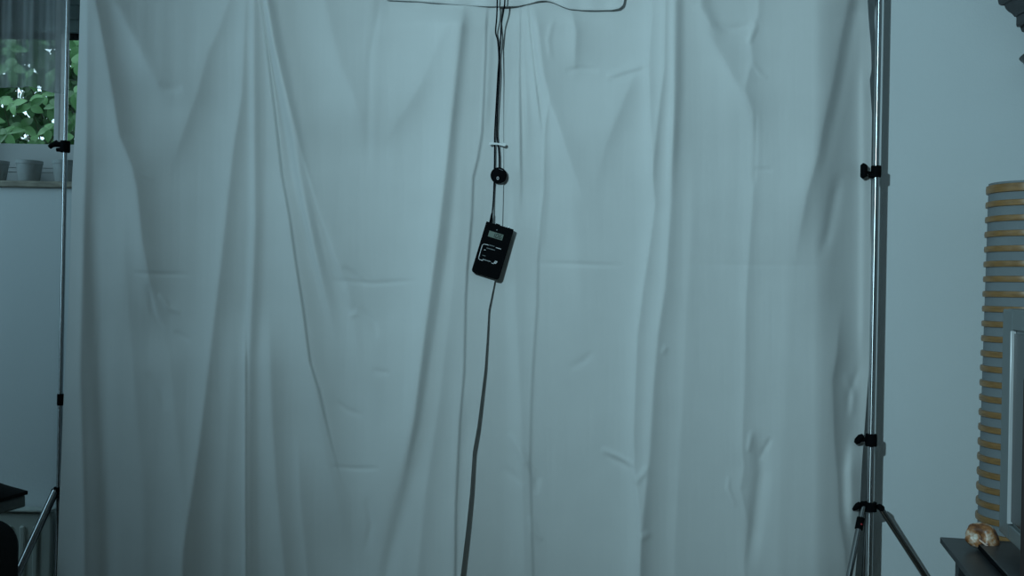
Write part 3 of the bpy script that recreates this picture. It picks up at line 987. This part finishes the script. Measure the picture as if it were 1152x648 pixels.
cloth_obj('white_sheet', [(91, -90), (90, 0), (88.5, 60), (86, 120), (81, 200), (77.5, 330), (71.5, 450), (67, 560), (64, 648), (58, 845)], EDGE, -78, 838, 1.3, 2.0, left_h, left_y,
          'creased white cotton sheet hanging beside the left stand, overlapping in front', 'white backdrop sheets')
cloth_obj('white_sheet', [(470, -90), (470, 845)],
          [(974, -90), (976, 0), (977.5, 25), (980, 55), (980.5, 78), (978.5, 90), (981, 130), (980, 200), (979.5, 260), (980.5, 310), (978.5, 360), (978, 410), (975, 450), (972, 490),
           (969.5, 525), (968, 560), (967, 590), (962, 648), (958, 845)], -78, 838, 1.3, 2.0, right_h, right_y,
          'creased white cotton sheet hanging beside the right stand, behind the other sheet', 'white backdrop sheets')

# the turned over strip at the top
FL = [(430, -4), (436, 0), (470, 1.6), (500, 4.0), (530, 6.4), (548, 7.2), (570, 7.2), (583, 6.8), (596, 4.0), (606, 1.0), (614, 0.6), (622, 2.6), (632, 7.0), (640, 10.0), (655, 11.4),
      (672, 11.6), (688, 11.2), (696, 9.6), (700.5, 6.0), (702, 0), (703, -8)]


def flap():
    uu = np.concatenate([np.linspace(424, 690, 160), np.linspace(690.7, 703, 22)])
    bot = np.interp(uu, [p[0] for p in FL], [p[1] for p in FL])
    bot = np.where(uu < 430, -4 - (430 - uu) * 3, bot)
    nv_ = 30
    vs, fs = [], []
    for j in range(nv_ + 1):
        t = j / nv_
        for i, u in enumerate(uu):
            v = -80 + (bot[i] + 80) * t
            fold = 0.004 * math.sin(u * 0.09 + 1) + 0.003 * math.sin(u * 0.21) + 0.006 * math.exp(-((u - 616 + (v + 20) * 0.4) / 9) ** 2)
            y = (PYP - 0.024) * (1 - ss(np.array(t * 1.6))) + (-0.016 + 0.010 * float(ss((u - 545) / 40.0)) - 0.6 * fold * t) * ss(np.array(t * 1.6))
            vs.append(at(u, v, float(y)))
    n = len(uu)
    for j in range(nv_):
        for i in range(n - 1):
            fs.append((j * n + i, (j + 1) * n + i, (j + 1) * n + i + 1, j * n + i + 1))
    # back over the bar
    base = len(vs)
    prev = list(range(n))
    for an in (40, 80, 120, 160, 180):
        a = math.radians(an)
        cur = []
        for i in range(n):
            p = vs[i]
            vs.append(Vector((p.x, PYP - 0.024 * math.cos(a), p.z + 0.024 * math.sin(a))))
            cur.append(len(vs) - 1)
        for i in range(n - 1):
            fs.append((prev[i], prev[i + 1], cur[i + 1], cur[i]))
        prev = cur
    g = Geo().add(vs, fs)
    o = tag(mesh_obj('cloth_strip', g, M_sheet, smooth=60), 'short strip of white cloth folded down over the bar at top centre', 'cloth')
    s = o.modifiers.new('thickness', 'SOLIDIFY')
    s.thickness = 0.0022
    s.offset = -1
    # stitched hem along its lower edge
    n0 = nv_ * n
    hem = [Vector(vs[n0 + i]) + Vector((0, -0.0012, 0.001)) for i in range(4, n, 2)]
    mesh_obj('hem', Geo().tube(hem, 0.0016, 6), M_sheet, o)
    return o


flap()

# ------------------------------------------------------------------ cord, round switch, clip and meter
CYD = -0.015
cord = thing('power_cord', at(558, 0, CYD), 'black twin cord with a round switch hanging down the middle of the cloth', 'cord')


def smooth_path(pts, Y, n=6):
    P = [Vector((a, b, c)) for a, b, c in pts]
    out = []
    for i in range(len(P) - 1):
        p0, p1, p2, p3 = P[max(i - 1, 0)], P[i], P[i + 1], P[min(i + 2, len(P) - 1)]
        for k in range(n):
            t = k / n
            out.append(0.5 * ((2 * p1) + (p2 - p0) * t + (2 * p0 - 5 * p1 + 4 * p2 - p3) * t * t + (3 * p1 - p0 - 3 * p2 + p3) * t ** 3))
    out.append(P[-1])
    return [at(p.x, p.y, Y + p.z) for p in out]


R_W = 0.0021
w1 = smooth_path([(560, -74, 0.028), (559.6, -40, -0.024), (559.4, 0, -0.024), (558.8, 20, -0.022), (557.6, 36, -0.010), (560, 46, -0.003), (561.3, 66, 0.004), (560.2, 84, 0.004), (558.2, 120, 0.004), (556.6, 150, 0.001),
                  (556.5, 170, 0), (556.2, 192, 0), (555.9, 206, 0.0), (555.0, 226, 0), (553.2, 245, -0.012)], CYD)
mesh_obj('wire', Geo().tube(w1, R_W, 8), M_cable, cord)
w2 = smooth_path([(570, -74, 0.028), (569, -40, -0.024), (568, 0, -0.024), (566.6, 12, -0.028), (564, 28, -0.016), (563.2, 46, -0.008), (561.6, 66, -0.004), (561.9, 84, -0.004), (560, 120, -0.003), (559, 150, 0),
                  (560.6, 164, 0), (561.6, 177, 0), (561.6, 192, 0)], CYD)
mesh_obj('wire', Geo().tube(w2, R_W, 8), M_cable, cord)
Rx90 = Matrix.Rotation(math.radians(90), 3, 'X')
dc = at(561, 197.3, CYD - 0.003)
sw = mesh_obj('round_switch', Geo().lathe([(0, -0.008), (0.020, -0.008), (0.0225, -0.006), (0.023, -0.002), (0.022, 0.004), (0.0205, 0.0055), (0.018, 0.006), (0.0, 0.0065)], dc, 40, Rx90),
              M_black, cord, smooth=30)
# its rocker and the white ring printed on it
q = at(560.0, 200.5, CYD - 0.0105)
mesh_obj('rocker', Geo().lathe([(0.0075, -0.003), (0.0075, 0.001), (0.0065, 0.0016), (0, 0.0016)], at(560.0, 200.5, CYD - 0.009), 28, Rx90), M_black, sw)
mk = Geo()
n = 24
vs = []
for rr in (1.0, 0.62):
    for k in range(n):
        a = 2 * math.pi * k / n
        vs.append(q + Vector((0.0032 * rr * math.cos(a), -0.0004, 0.0044 * rr * math.sin(a))))
mk.add(vs, [(k, (k + 1) % n, n + (k + 1) % n, n + k) for k in range(n)])
mesh_obj('off_mark', mk, M_print, sw, smooth=0)['label'] = 'white 0 printed on the switch'
q2 = at(563.5, 190.8, CYD - 0.0095)
mesh_obj('print_line', Geo().box(q2, (0.013, 0.0006, 0.0009), Matrix.Rotation(math.radians(18), 3, 'Y')), M_printdim, sw, smooth=0)
# plug into the meter
p0, p1, p2 = at(553.6, 240, CYD - 0.012), at(552.6, 247, CYD - 0.014), at(552.0, 251.2, CYD - 0.014)
mesh_obj('plug', Geo().tube([p0, p0 * 0.5 + p1 * 0.5, p1, p2], [0.0026, 0.0036, 0.0042, 0.0045], 12), M_black, cord)

# white cable clip holding both wires
cq = at(559.6, 162.3, CYD - 0.002)
clip = thing('cable_clip', cq, 'small white plastic clip gripping the two black wires', 'clip')
Rt = Matrix.Rotation(math.radians(5), 3, 'Y')
g = Geo()
M4 = Matrix.Translation(cq + Vector((0, -0.0035, 0))) @ Rt.to_4x4() @ Rx90.to_4x4()
bone = [(-0.0235, -0.004), (-0.020, -0.0055), (-0.015, -0.0035), (0, -0.0022), (0.015, -0.0035), (0.019, -0.005), (0.0235, -0.003), (0.0235, 0.004), (0.018, 0.0055), (0.012, 0.003), (0, 0.0030), (-0.012, 0.003), (-0.018, 0.0045), (-0.0235, 0.002)]
mesh_obj('front_jaw', Geo().prism(bone, 0.003, M4), M_white, clip, bevel=0.0008)
M4b = Matrix.Translation(cq + Vector((0, 0.0045, 0))) @ Rt.to_4x4() @ Rx90.to_4x4()
mesh_obj('back_jaw', Geo().prism([(a * 0.94, b * 0.8) for a, b in bone], 0.002, M4b), M_white, clip, bevel=0.0006)
for s in (-1, 1):
    mesh_obj('pin', Geo().tube([cq + Rt @ Vector((s * 0.014, -0.0035, 0)), cq + Rt @ Vector((s * 0.014, 0.0045, 0))], 0.0018, 8), M_white, clip)

# the meter: local frame x right, y up along the case, z toward the camera
TLp, TRp, BLp, BRp = at(546.6, 248.8, -0.033), at(577.2, 257.8, -0.033), at(530.6, 306.0, -0.033), at(561.6, 315.6, -0.033)
ctr = (TLp + TRp + BLp + BRp) / 4
ex = ((TRp - TLp) + (BRp - BLp)).normalized()
ey = ((TLp - BLp) + (TRp - BRp))
ey = (ey - ex * ey.dot(ex)).normalized()
ez = ex.cross(ey)
Wm = ((TRp - TLp).length + (BRp - BLp).length) / 2
Hm = ((TLp - BLp).length + (TRp - BRp).length) / 2
MM = Matrix(((ex.x, ey.x, ez.x, ctr.x), (ex.y, ey.y, ez.y, ctr.y), (ex.z, ey.z, ez.z, ctr.z), (0, 0, 0, 1)))
meter = thing('hand_meter', ctr, 'black handheld digital meter with small display hanging tilted on the cloth', 'meter')
r_ = 0.007
out = []
for cx, cy, a0, r in ((Wm / 2 - 0.002, Hm / 2 - 0.002, 0, 0.002), (-Wm / 2 + 0.002, Hm / 2 - 0.002, 90, 0.002), (-Wm / 2 + 0.009, -Hm / 2 + 0.009, 180, 0.009), (Wm / 2 - 0.009, -Hm / 2 + 0.009, 270, 0.009)):
    for k in range(6):
        a = math.radians(a0 + 18 * k)
        out.append((cx + r * math.cos(a), cy + r * math.sin(a)))
mesh_obj('case_front', Geo().prism(out, 0.013, MM @ Matrix.Translation((0, 0, -0.013))), M_black, meter, bevel=0.0018)
mesh_obj('case_back', Geo().prism([(a * 0.985 , b * 0.985) for a, b in out], 0.0105, MM @ Matrix.Translation((0, 0, -0.0240))), mat('dark_grey_plastic', (0.05, 0.055, 0.055), 0.5, var=0.1, scale=50), meter, bevel=0.003)


def loc(px, py):
    """pixel on the meter face to face coordinates"""
    o = CAM
    p = at(px, py, 0.0)
    d = (p - o)
    nrm = ez
    t = (ctr - o).dot(nrm) / d.dot(nrm)
    w = o + d * t - ctr
    return w.dot(ex), w.dot(ey)


def plate(name, x0, y0, x1, y1, z, th, m, parent, bev=0.0):
    return mesh_obj(name, Geo().prism([(x0, y0), (x1, y0), (x1, y1), (x0, y1)], th, MM @ Matrix.Translation((0, 0, z))), m, parent, smooth=0, bevel=bev)


ax, ay = loc(549.6, 262.0)      # display left middle
bx, by = loc(565.8, 268.0)
dxc, dyc = (ax + bx) / 2, (ay + by) / 2
dw, dh = 0.041, 0.0165
fr_ = plate('display_bezel', dxc - dw / 2 - 0.0014, dyc - dh / 2 - 0.0014, dxc + dw / 2 + 0.0014, dyc + dh / 2 + 0.0014, 0.0, 0.0008, M_black, meter, 0.0004)
disp = plate('display', dxc - dw / 2, dyc - dh / 2, dxc + dw / 2, dyc + dh / 2, 0.0009, 0.0006, M_lcd, meter)
SEG = {'1': 'bc', '0': 'abcdef', '6': 'afgecd', '8': 'abcdefg'}


def digit(ch, cx, cy, w, h, t):
    g = Geo()
    sl = 0.10
    S = {'a': (0, h / 2, w, t), 'd': (0, -h / 2, w, t), 'g': (0, 0, w, t), 'f': (-w / 2, h / 4, t, h / 2), 'b': (w / 2, h / 4, t, h / 2), 'e': (-w / 2, -h / 4, t, h / 2), 'c': (w / 2, -h / 4, t, h / 2)}
    for s in SEG[ch]:
        x, y, a, b = S[s]
        pts = [(x - a / 2, y - b / 2), (x + a / 2, y - b / 2), (x + a / 2, y + b / 2), (x - a / 2, y + b / 2)]
        g.prism([(cx + p + sl * q, cy + q) for p, q in pts], 0.0004, MM @ Matrix.Translation((0, 0, 0.0015)))
    return mesh_obj('digit', g, M_digit, disp, smooth=0)


for ch, k in (('1', -0.15), ('0', 0.10), ('6', 0.34)):
    digit(ch, dxc + dw * k, dyc, 0.0060, 0.0110, 0.0016)
mesh_obj('decimal_point', Geo().prism([(dxc - dw * 0.03 - 0.0008, dyc - 0.0062), (dxc - dw * 0.03 + 0.0008, dyc - 0.0062), (dxc - dw * 0.03 + 0.0008, dyc - 0.0046), (dxc - dw * 0.03 - 0.0008, dyc - 0.0046)], 0.0004, MM @ Matrix.Translation((0, 0, 0.0015))), M_digit, disp, smooth=0)

# printed white bracket with rounded corners, the small words and the mark
def stroke(pts, w, m, name):
    g = Geo()
    for (x0, y0), (x1, y1) in zip(pts[:-1], pts[1:]):
        d = Vector((x1 - x0, y1 - y0))
        L = d.length
        d /= L
        n_ = Vector((-d.y, d.x)) * w / 2
        e = d * w * 0.25
        a, b = Vector((x0, y0)) - e, Vector((x1, y1)) + e
        g.prism([tuple(a - n_), tuple(b - n_), tuple(b + n_), tuple(a + n_)], 0.0003, MM @ Matrix.Translation((0, 0, 0.0001)))
    return mesh_obj(name, g, m, meter, smooth=0)


P = [loc(563.4, 280.2), loc(558.0, 278.5)]
stroke(P, 0.0018, M_print, 'printed_line')
P = [loc(549.4, 275.7), loc(545.2, 274.6), loc(543.6, 274.8), loc(542.6, 276.0), loc(540.6, 282.5), loc(538.7, 289.3), loc(538.6, 291.0), loc(539.6, 292.0), loc(543.0, 293.0)]
stroke(P, 0.0018, M_print, 'printed_line')
stroke([loc(553.0, 295.9), loc(555.6, 296.7)], 0.0016, M_print, 'printed_line')


def words(x0, y0, x1, y1, h, m, seed, wmin=0.0012, wmax=0.0026, name='printed_text'):
    """tiny lettering, too small to read: separate upright strokes on a line"""
    r = random.Random(seed)
    a, b = Vector(loc(x0, y0)), Vector(loc(x1, y1))
    d = b - a
    L = d.length
    d /= L
    nn = Vector((-d.y, d.x))
    g = Geo()
    t = 0
    while t < L - wmin:
        w = r.uniform(wmin, wmax)
        hh = h * r.uniform(0.65, 1.0)
        p = a + d * t
        u = p + d * w * 0.7
        g.prism([tuple(p - nn * hh / 2), tuple(u - nn * hh / 2), tuple(u + nn * hh / 2), tuple(p + nn * hh / 2)], 0.0003, MM @ Matrix.Translation((0, 0, 0.0001)))
        t += w
    return mesh_obj(name, g, m, meter, smooth=0)


words(550.4, 275.6, 556.8, 277.4, 0.0030, M_printdim, 1)
words(547.6, 278.9, 557.2, 281.6, 0.0030, M_printdim, 2)
words(544.6, 280.9, 546.8, 281.5, 0.0026, M_print, 3)
words(542.8, 287.0, 546.8, 288.2, 0.0024, M_printdim, 4)
words(543.0, 291.6, 552.4, 294.5, 0.0032, mat('dim_white_print', (0.42, 0.44, 0.45), 0.7, var=0.2, scale=900), 5)
lx, ly = loc(557.2, 295.0)
mg = Geo()
mg.prism([(lx - 0.0042, ly - 0.004), (lx + 0.0025, ly - 0.004), (lx + 0.0055, ly + 0.0035), (lx - 0.0012, ly + 0.004)], 0.0003, MM @ Matrix.Translation((0, 0, 0.0001)))
mesh_obj('printed_mark', mg, M_print, meter, smooth=0)
mg = Geo()
mg.lathe([(0.0011, 0.00045), (0.0020, 0.00045)], (0, 0, 0), 16)
mg.v = [tuple(MM @ (Vector(p) + Vector((lx + 0.0006, ly + 0.0002, 0)))) for p in mg.v]
mesh_obj('printed_mark', Geo().add(mg.v, [f for f in mg.f if len(f) == 4]), M_digit, meter, smooth=0)
# indicator lamp and the bright screw on the top edge
lx, ly = loc(559.0, 258.8)
mesh_obj('indicator', Geo().lathe([(0.0016, 0), (0.0016, 0.0008), (0, 0.0012)], MM @ Vector((lx, ly, 0)), 12, MM.to_3x3()), M_printdim, meter)
Rt_ = MM.to_3x3() @ Matrix.Rotation(math.radians(-90), 3, 'X')
tp = MM @ Vector((Wm * 0.30, Hm / 2 - 0.0005, -0.006))
mesh_obj('socket_nut', Geo().lathe([(0.0042, -0.001), (0.0042, 0.002), (0.003, 0.003), (0.002, 0.003), (0.002, -0.001)], tp, 16, Rt_), M_chrome, meter, smooth=30)['label'] = 'bright metal socket on the top edge'
tp = MM @ Vector((-Wm * 0.08, Hm / 2 - 0.0005, -0.010))
mesh_obj('slide_switch', Geo().box(tp, (0.012, 0.006, 0.004), MM.to_3x3()), M_black, meter)

# ------------------------------------------------------------------ right side: bench, television, player, shell, lamp
uu_, vv_ = Vector((-0.21, -0.978, 0)).normalized(), Vector((0.978, -0.21, 0)).normalized()
B0 = at(1057.5, 604, CAM.y + 2.88)
BZ = B0.z
angB = math.atan2(vv_.y, vv_.x)
RB = Matrix.Rotation(angB, 3, 'Z')       # local x = depth (away from the room), local -y = along the bench


def bpt(u, v, z):
    return Vector((B0.x, B0.y, 0)) + uu_ * u + vv_ * v + Vector((0, 0, z))


def bbox(name, u0, u1, v0, v1, z0, z1, m, parent, bev=0.0, segs=2, smooth=35):
    return mesh_obj(name, Geo().box(bpt((u0 + u1) / 2, (v0 + v1) / 2, (z0 + z1) / 2), (v1 - v0, u1 - u0, z1 - z0), RB), m, parent, bevel=bev, segs=segs, smooth=smooth)


BL_, BD_ = 1.25, 0.44
bench = thing('tv_bench', bpt(BL_ / 2, BD_ / 2, 0), 'low black wooden bench under the television at lower right', 'bench')
bbox('top', 0, BL_, 0, BD_, BZ - 0.016, BZ, M_bench, bench, 0.002)
for u in (0.055, BL_ - 0.055):
    for v in (0.05, BD_ - 0.045):
        bbox('leg', u - 0.018, u + 0.018, v - 0.018, v + 0.018, 0.0, BZ - 0.016, M_bench, bench, 0.002)
bbox('apron', 0.075, BL_ - 0.075, 0.042, 0.060, BZ - 0.056, BZ - 0.0162, M_bench, bench, 0.001)
bbox('apron', 0.075, BL_ - 0.075, BD_ - 0.055, BD_ - 0.037, BZ - 0.056, BZ - 0.0162, M_bench, bench, 0.001)
bbox('shelf', 0.04, BL_ - 0.04, 0.070, BD_ - 0.065, 0.17, 0.188, M_bench, bench, 0.002)

# flat box under the television
pl0 = at(1098.5, 616, CAM.y + 2.755)
w_ = pl0 - Vector((B0.x, B0.y, 0))
pu, pv = w_.dot(uu_), w_.dot(vv_)
player = thing('disc_player', bpt(pu + 0.19, pv + 0.14, BZ), 'flat dark grey media box on the bench behind the shell', 'player')
bbox('housing', pu, pu + 0.38, pv, pv + 0.27, BZ + 0.004, BZ + 0.019, M_player, player, 0.0015)
bbox('front_panel', pu + 0.004, pu + 0.376, pv - 0.0025, pv - 0.0002, BZ + 0.006, BZ + 0.017, M_black, player, 0.0006)
for a in (0.03, 0.35):
    for b in (0.03, 0.24):
        mesh_obj('foot', Geo().lathe([(0.010, 0), (0.011, 0.0045)], bpt(pu + a, pv + b, BZ), 14), M_black, player)

# television
tv0 = at(1129.3, 347, CAM.y + 2.69)
w_ = tv0 - Vector((B0.x, B0.y, 0))
tu, tv_ = w_.dot(uu_), w_.dot(vv_)
tz1 = tv0.z
tz0 = at(1132, 598, CAM.y + 2.69).z
TW, TD = 0.98, 0.075
tvo = thing('television', bpt(tu + TW / 2, tv_ + TD / 2, BZ), 'grey flat television with wide side panel at the right edge', 'television')
sb = 0.098                                     # width of the side panel
bbox('casing', tu, tu + TW, tv_ + 0.006, tv_ + TD, tz0, tz1, M_tv, tvo, 0.006, 3)
bbox('side_panel', tu + 0.001, tu + sb, tv_ - 0.002, tv_ + 0.0058, tz0 + 0.001, tz1 - 0.001, M_tv, tvo, 0.003)
bbox('side_panel', tu + TW - sb, tu + TW - 0.001, tv_ - 0.002, tv_ + 0.0058, tz0 + 0.001, tz1 - 0.001, M_tv, tvo, 0.003)
bbox('top_rail', tu + sb + 0.001, tu + TW - sb - 0.001, tv_ - 0.002, tv_ + 0.0058, tz1 - 0.050, tz1 - 0.001, M_tv, tvo, 0.003)
bbox('bottom_rail', tu + sb + 0.001, tu + TW - sb - 0.001, tv_ - 0.002, tv_ + 0.0058, tz0 + 0.001, tz0 + 0.038, M_tv, tvo, 0.003)
bbox('screen', tu + sb + 0.010, tu + TW - sb - 0.010, tv_ + 0.001, tv_ + 0.0055, tz0 + 0.046, tz1 - 0.058, M_screen, tvo)
bbox('bezel_edge', tu + sb + 0.0015, tu + sb + 0.0095, tv_ - 0.006, tv_ + 0.0055, tz0 + 0.040, tz1 - 0.052, M_bevel, tvo, 0.001)
bbox('bezel_edge', tu + TW - sb - 0.0095, tu + TW - sb - 0.0015, tv_ - 0.006, tv_ + 0.0055, tz0 + 0.040, tz1 - 0.052, M_bevel, tvo, 0.001)
bbox('neck', tu + TW * 0.62 - 0.09, tu + TW * 0.62 + 0.09, tv_ + 0.02, tv_ + 0.06, BZ + 0.014, tz0 + 0.01, M_tv, tvo, 0.004)
bbox('foot', tu + TW * 0.62 - 0.19, tu + TW * 0.62 + 0.19, tv_ - 0.08, tv_ + 0.16, BZ, BZ + 0.013, M_tv, tvo, 0.003)

# conch shell: a widening tube coiled about an axis that points out toward the left front
SH = at(1104.5, 599.0, CAM.y + 2.745)
shell = thing('conch_shell', (SH.x, SH.y, BZ), 'brown and cream spiral conch shell on the near corner of the bench', 'shell')
ax_ = Vector((-0.62, -0.76, 0.20)).normalized()
xa = ax_.cross(Vector((0, 0, 1))).normalized()
ya = ax_.cross(xa)
def shell_geo():
    turns, nseg, nr = 4.2, 170, 22
    vs, fs = [], []
    S = 1.0
    for i in range(nseg + 1):
        t = i / nseg
        th = 2 * math.pi * turns * t
        k = math.exp(0.74 * (th - 2 * math.pi * turns) / (2 * math.pi) * 1.25)
        R = 0.0245 * k
        zc = 0.022 * (1 - k)                   # the spire rises toward +axis
        for j in range(nr):
            ph = 2 * math.pi * j / nr
            rr = 0.0265 * k * (1 + 0.06 * math.cos(9 * ph))
            knob = 1 + 0.22 * max(0, math.cos(th * 4.5)) * math.exp(-((ph - 0.6) / 0.5) ** 2)
            a = R + rr * math.cos(ph) * knob
            b = zc + rr * math.sin(ph) * (1.6 if math.sin(ph) < 0 else 1.0) * knob
            an = math.radians(150) - (th - 2 * math.pi * turns)
            vs.append(xa * (a * math.cos(an)) + ya * (a * math.sin(an)) + ax_ * b)
    for i in range(nseg):
        for j in range(nr):
            j2 = (j + 1) % nr
            fs.append((i * nr + j, i * nr + j2, (i + 1) * nr + j2, (i + 1) * nr + j))
    return vs, fs, nseg, nr
sv, sf, nseg, nr = shell_geo()
zmin = min(p.z for p in sv)
cx = (min(p.x for p in sv) + max(p.x for p in sv)) / 2
off = Vector((SH.x - cx, SH.y, BZ + 0.001 - zmin))
mesh_obj('whorls', Geo().add([p + off for p in sv], sf), M_shell, shell, smooth=60)
lipc = [sv[nseg * nr + j] + off for j in range(nr)]
mesh_obj('lip', Geo().tube(lipc + [lipc[0]], 0.0022, 8), M_shellin, shell)['label'] = 'pale rolled lip'

# paper lamp with wooden rings, standing on the floor behind the bench
LY = -0.03
lc = at(1160, 400, LY)
LX = lc.x
lamp = thing('floor_lamp', (LX, LY, 0), 'tall paper column lamp with brown wooden rings at the right edge', 'lamp')
ztop_l = at(1108, 204, LY).z
def lamp_r(z):
    # left silhouette: x = 1108.5 px at the top and 1099 px near the bench
    return 0.121 + 0.013 * (ztop_l - z) / 0.95
prof = [(lamp_r(z) - 0.004, z) for z in np.linspace(0.05, ztop_l - 0.004, 40)]
prof += [(r - 0.002, z) for r, z in prof[::-1]]
mesh_obj('paper_shade', Geo().lathe(prof, (LX, LY, 0), 64, close=True), M_paper, lamp)
zc = at(1120, 209.0, LY - 0.1).z
pitch = 17.33 / F * (LY - 0.09 - CAM.y)
k = 0
z = zc
while z > 0.06:
    hh = 0.0122 if k == 0 else 0.0088
    r = lamp_r(z)
    mesh_obj('ring', Geo().lathe([(r - 0.0035, z - hh), (r + 0.002, z - hh * 0.85), (r + 0.003, z), (r + 0.002, z + hh * 0.85), (r - 0.0035, z + hh)], (LX, LY, 0), 56, close=True), M_ring, lamp, smooth=50)
    z -= pitch
    k += 1
mesh_obj('top_spider', Geo().box((LX, LY, ztop_l - 0.012), (lamp_r(ztop_l) * 1.9, 0.010, 0.006)).box((LX, LY, ztop_l - 0.012), (0.010, lamp_r(ztop_l) * 1.9, 0.0059)), M_black, lamp)
mesh_obj('bulb_holder', Geo().lathe([(0.018, -0.09), (0.020, -0.04), (0.012, 0.0), (0.010, 0.018), (0.0, 0.02)], (LX, LY, ztop_l), 20), M_black, lamp)
mesh_obj('base', Geo().lathe([(0.0, 0.0), (0.15, 0.0), (0.15, 0.035), (0.13, 0.05), (0.0, 0.05)], (LX, LY, 0), 40), M_brown, lamp, smooth=30)

# dark brown column cabinet in front of the television
q0 = at(1148.8, 560, CAM.y + 2.15)
qt = at(1149, 425, CAM.y + 2.15)
cw = 0.20
spk = thing('column_cabinet', (q0.x + 0.15, q0.y + 0.05, 0), 'dark reddish brown wooden column cut off by the right edge', 'cabinet')
RS = Matrix.Rotation(math.radians(-29), 3, 'Z')
qc = Vector((q0.x, q0.y, 0))
def sbox(name, x0, x1, y0, y1, z0, z1, m, bev):
    c = qc + RS @ Vector(((x0 + x1) / 2, (y0 + y1) / 2, 0)) + Vector((0, 0, (z0 + z1) / 2))
    mesh_obj(name, Geo().box(c, (x1 - x0, y1 - y0, z1 - z0), RS), m, spk, bevel=bev)
sbox('body', 0, cw, 0, 0.22, 0.04, qt.z, M_brown, 0.004)
sbox('front_panel', 0.015, cw - 0.015, -0.008, -0.0002, 0.07, qt.z - 0.03, M_blackfab, 0.002)
sbox('plinth', 0.004, cw - 0.004, 0.004, 0.216, 0, 0.0395, M_brown, 0.002)

# ------------------------------------------------------------------ carved wall bracket, upper right
WY = WALL_Y
cxp = 1188
def lv(px, py):
    return at(px, py, WY - 0.10)
brk = thing('wall_bracket', (at(cxp, 10, WY - 0.1).x, WY, at(cxp, 30, WY - 0.1).z), 'dark carved wooden wall bracket with stepped moulding at upper right', 'bracket')
CXB = at(cxp, 10, WY).x
prof = [(1121, -26), (1121.5, -20), (1121.5, -14), (1124, -12), (1124, -6), (1122.6, -3), (1122.4, 1), (1123.5, 5), (1126, 6.3), (1129, 5.6), (1130, 7), (1131.2, 10), (1134, 13), (1138, 15.5), (1139.4, 17),
        (1141, 19), (1143, 19.3), (1143.2, 21), (1143.0, 28.5), (1144.0, 30.5), (1147.6, 30.6), (1148.2, 33), (1149.4, 35.8), (1153, 37), (1160, 40), (1166, 46)]
def mould(pr):
    vs, fs = [], []
    for px, py in pr:
        p = at(px, py, WY)
        hw = CXB - p.x
        dp = 0.03 + hw * 0.62
        for x, y in ((-hw, WY - 0.001), (-hw, WY - dp), (hw, WY - dp), (hw, WY - 0.001)):
            vs.append((CXB + x, y, p.z))
    m = len(pr)
    for i in range(m - 1):
        for k in range(4):
            k2 = (k + 1) % 4
            fs.append((i * 4 + k, i * 4 + k2, (i + 1) * 4 + k2, (i + 1) * 4 + k))
    fs.append((0, 1, 2, 3))
    fs.append(tuple((m - 1) * 4 + k for k in (3, 2, 1, 0)))
    return Geo().add(vs, fs)
mesh_obj('cornice', mould(prof[:17]), M_carved, brk, smooth=28)
mesh_obj('frieze', mould(prof[16:22]), M_carved, brk, smooth=28)
mesh_obj('lower_moulding', mould(prof[20:]), M_carved, brk, smooth=28)
# turned pendant below it
zc_ = lambda py: at(cxp, py - 4.8, WY - 0.118).z
rp_ = lambda px: (CXB - at(px + 6.5, 66, WY - 0.118).x)
pend = [(0.020, zc_(44)), (0.016, zc_(50)), (0.030, zc_(54)), (0.034, zc_(57)), (0.020, zc_(60)), (rp_(1156), zc_(61.8)), (rp_(1150), zc_(63.2)), (rp_(1147), zc_(65)), (rp_(1145.6), zc_(66.6)), (rp_(1147.3), zc_(68.4)),
        (rp_(1151), zc_(70.6)), (rp_(1160), zc_(74)), (0.020, zc_(80)), (0.026, zc_(86)), (0.010, zc_(94)), (0, zc_(96))]
PR = 0.075
mesh_obj('pendant', Geo().lathe(pend, (CXB, WY - 0.118, 0), 40), M_carved, brk, smooth=40)
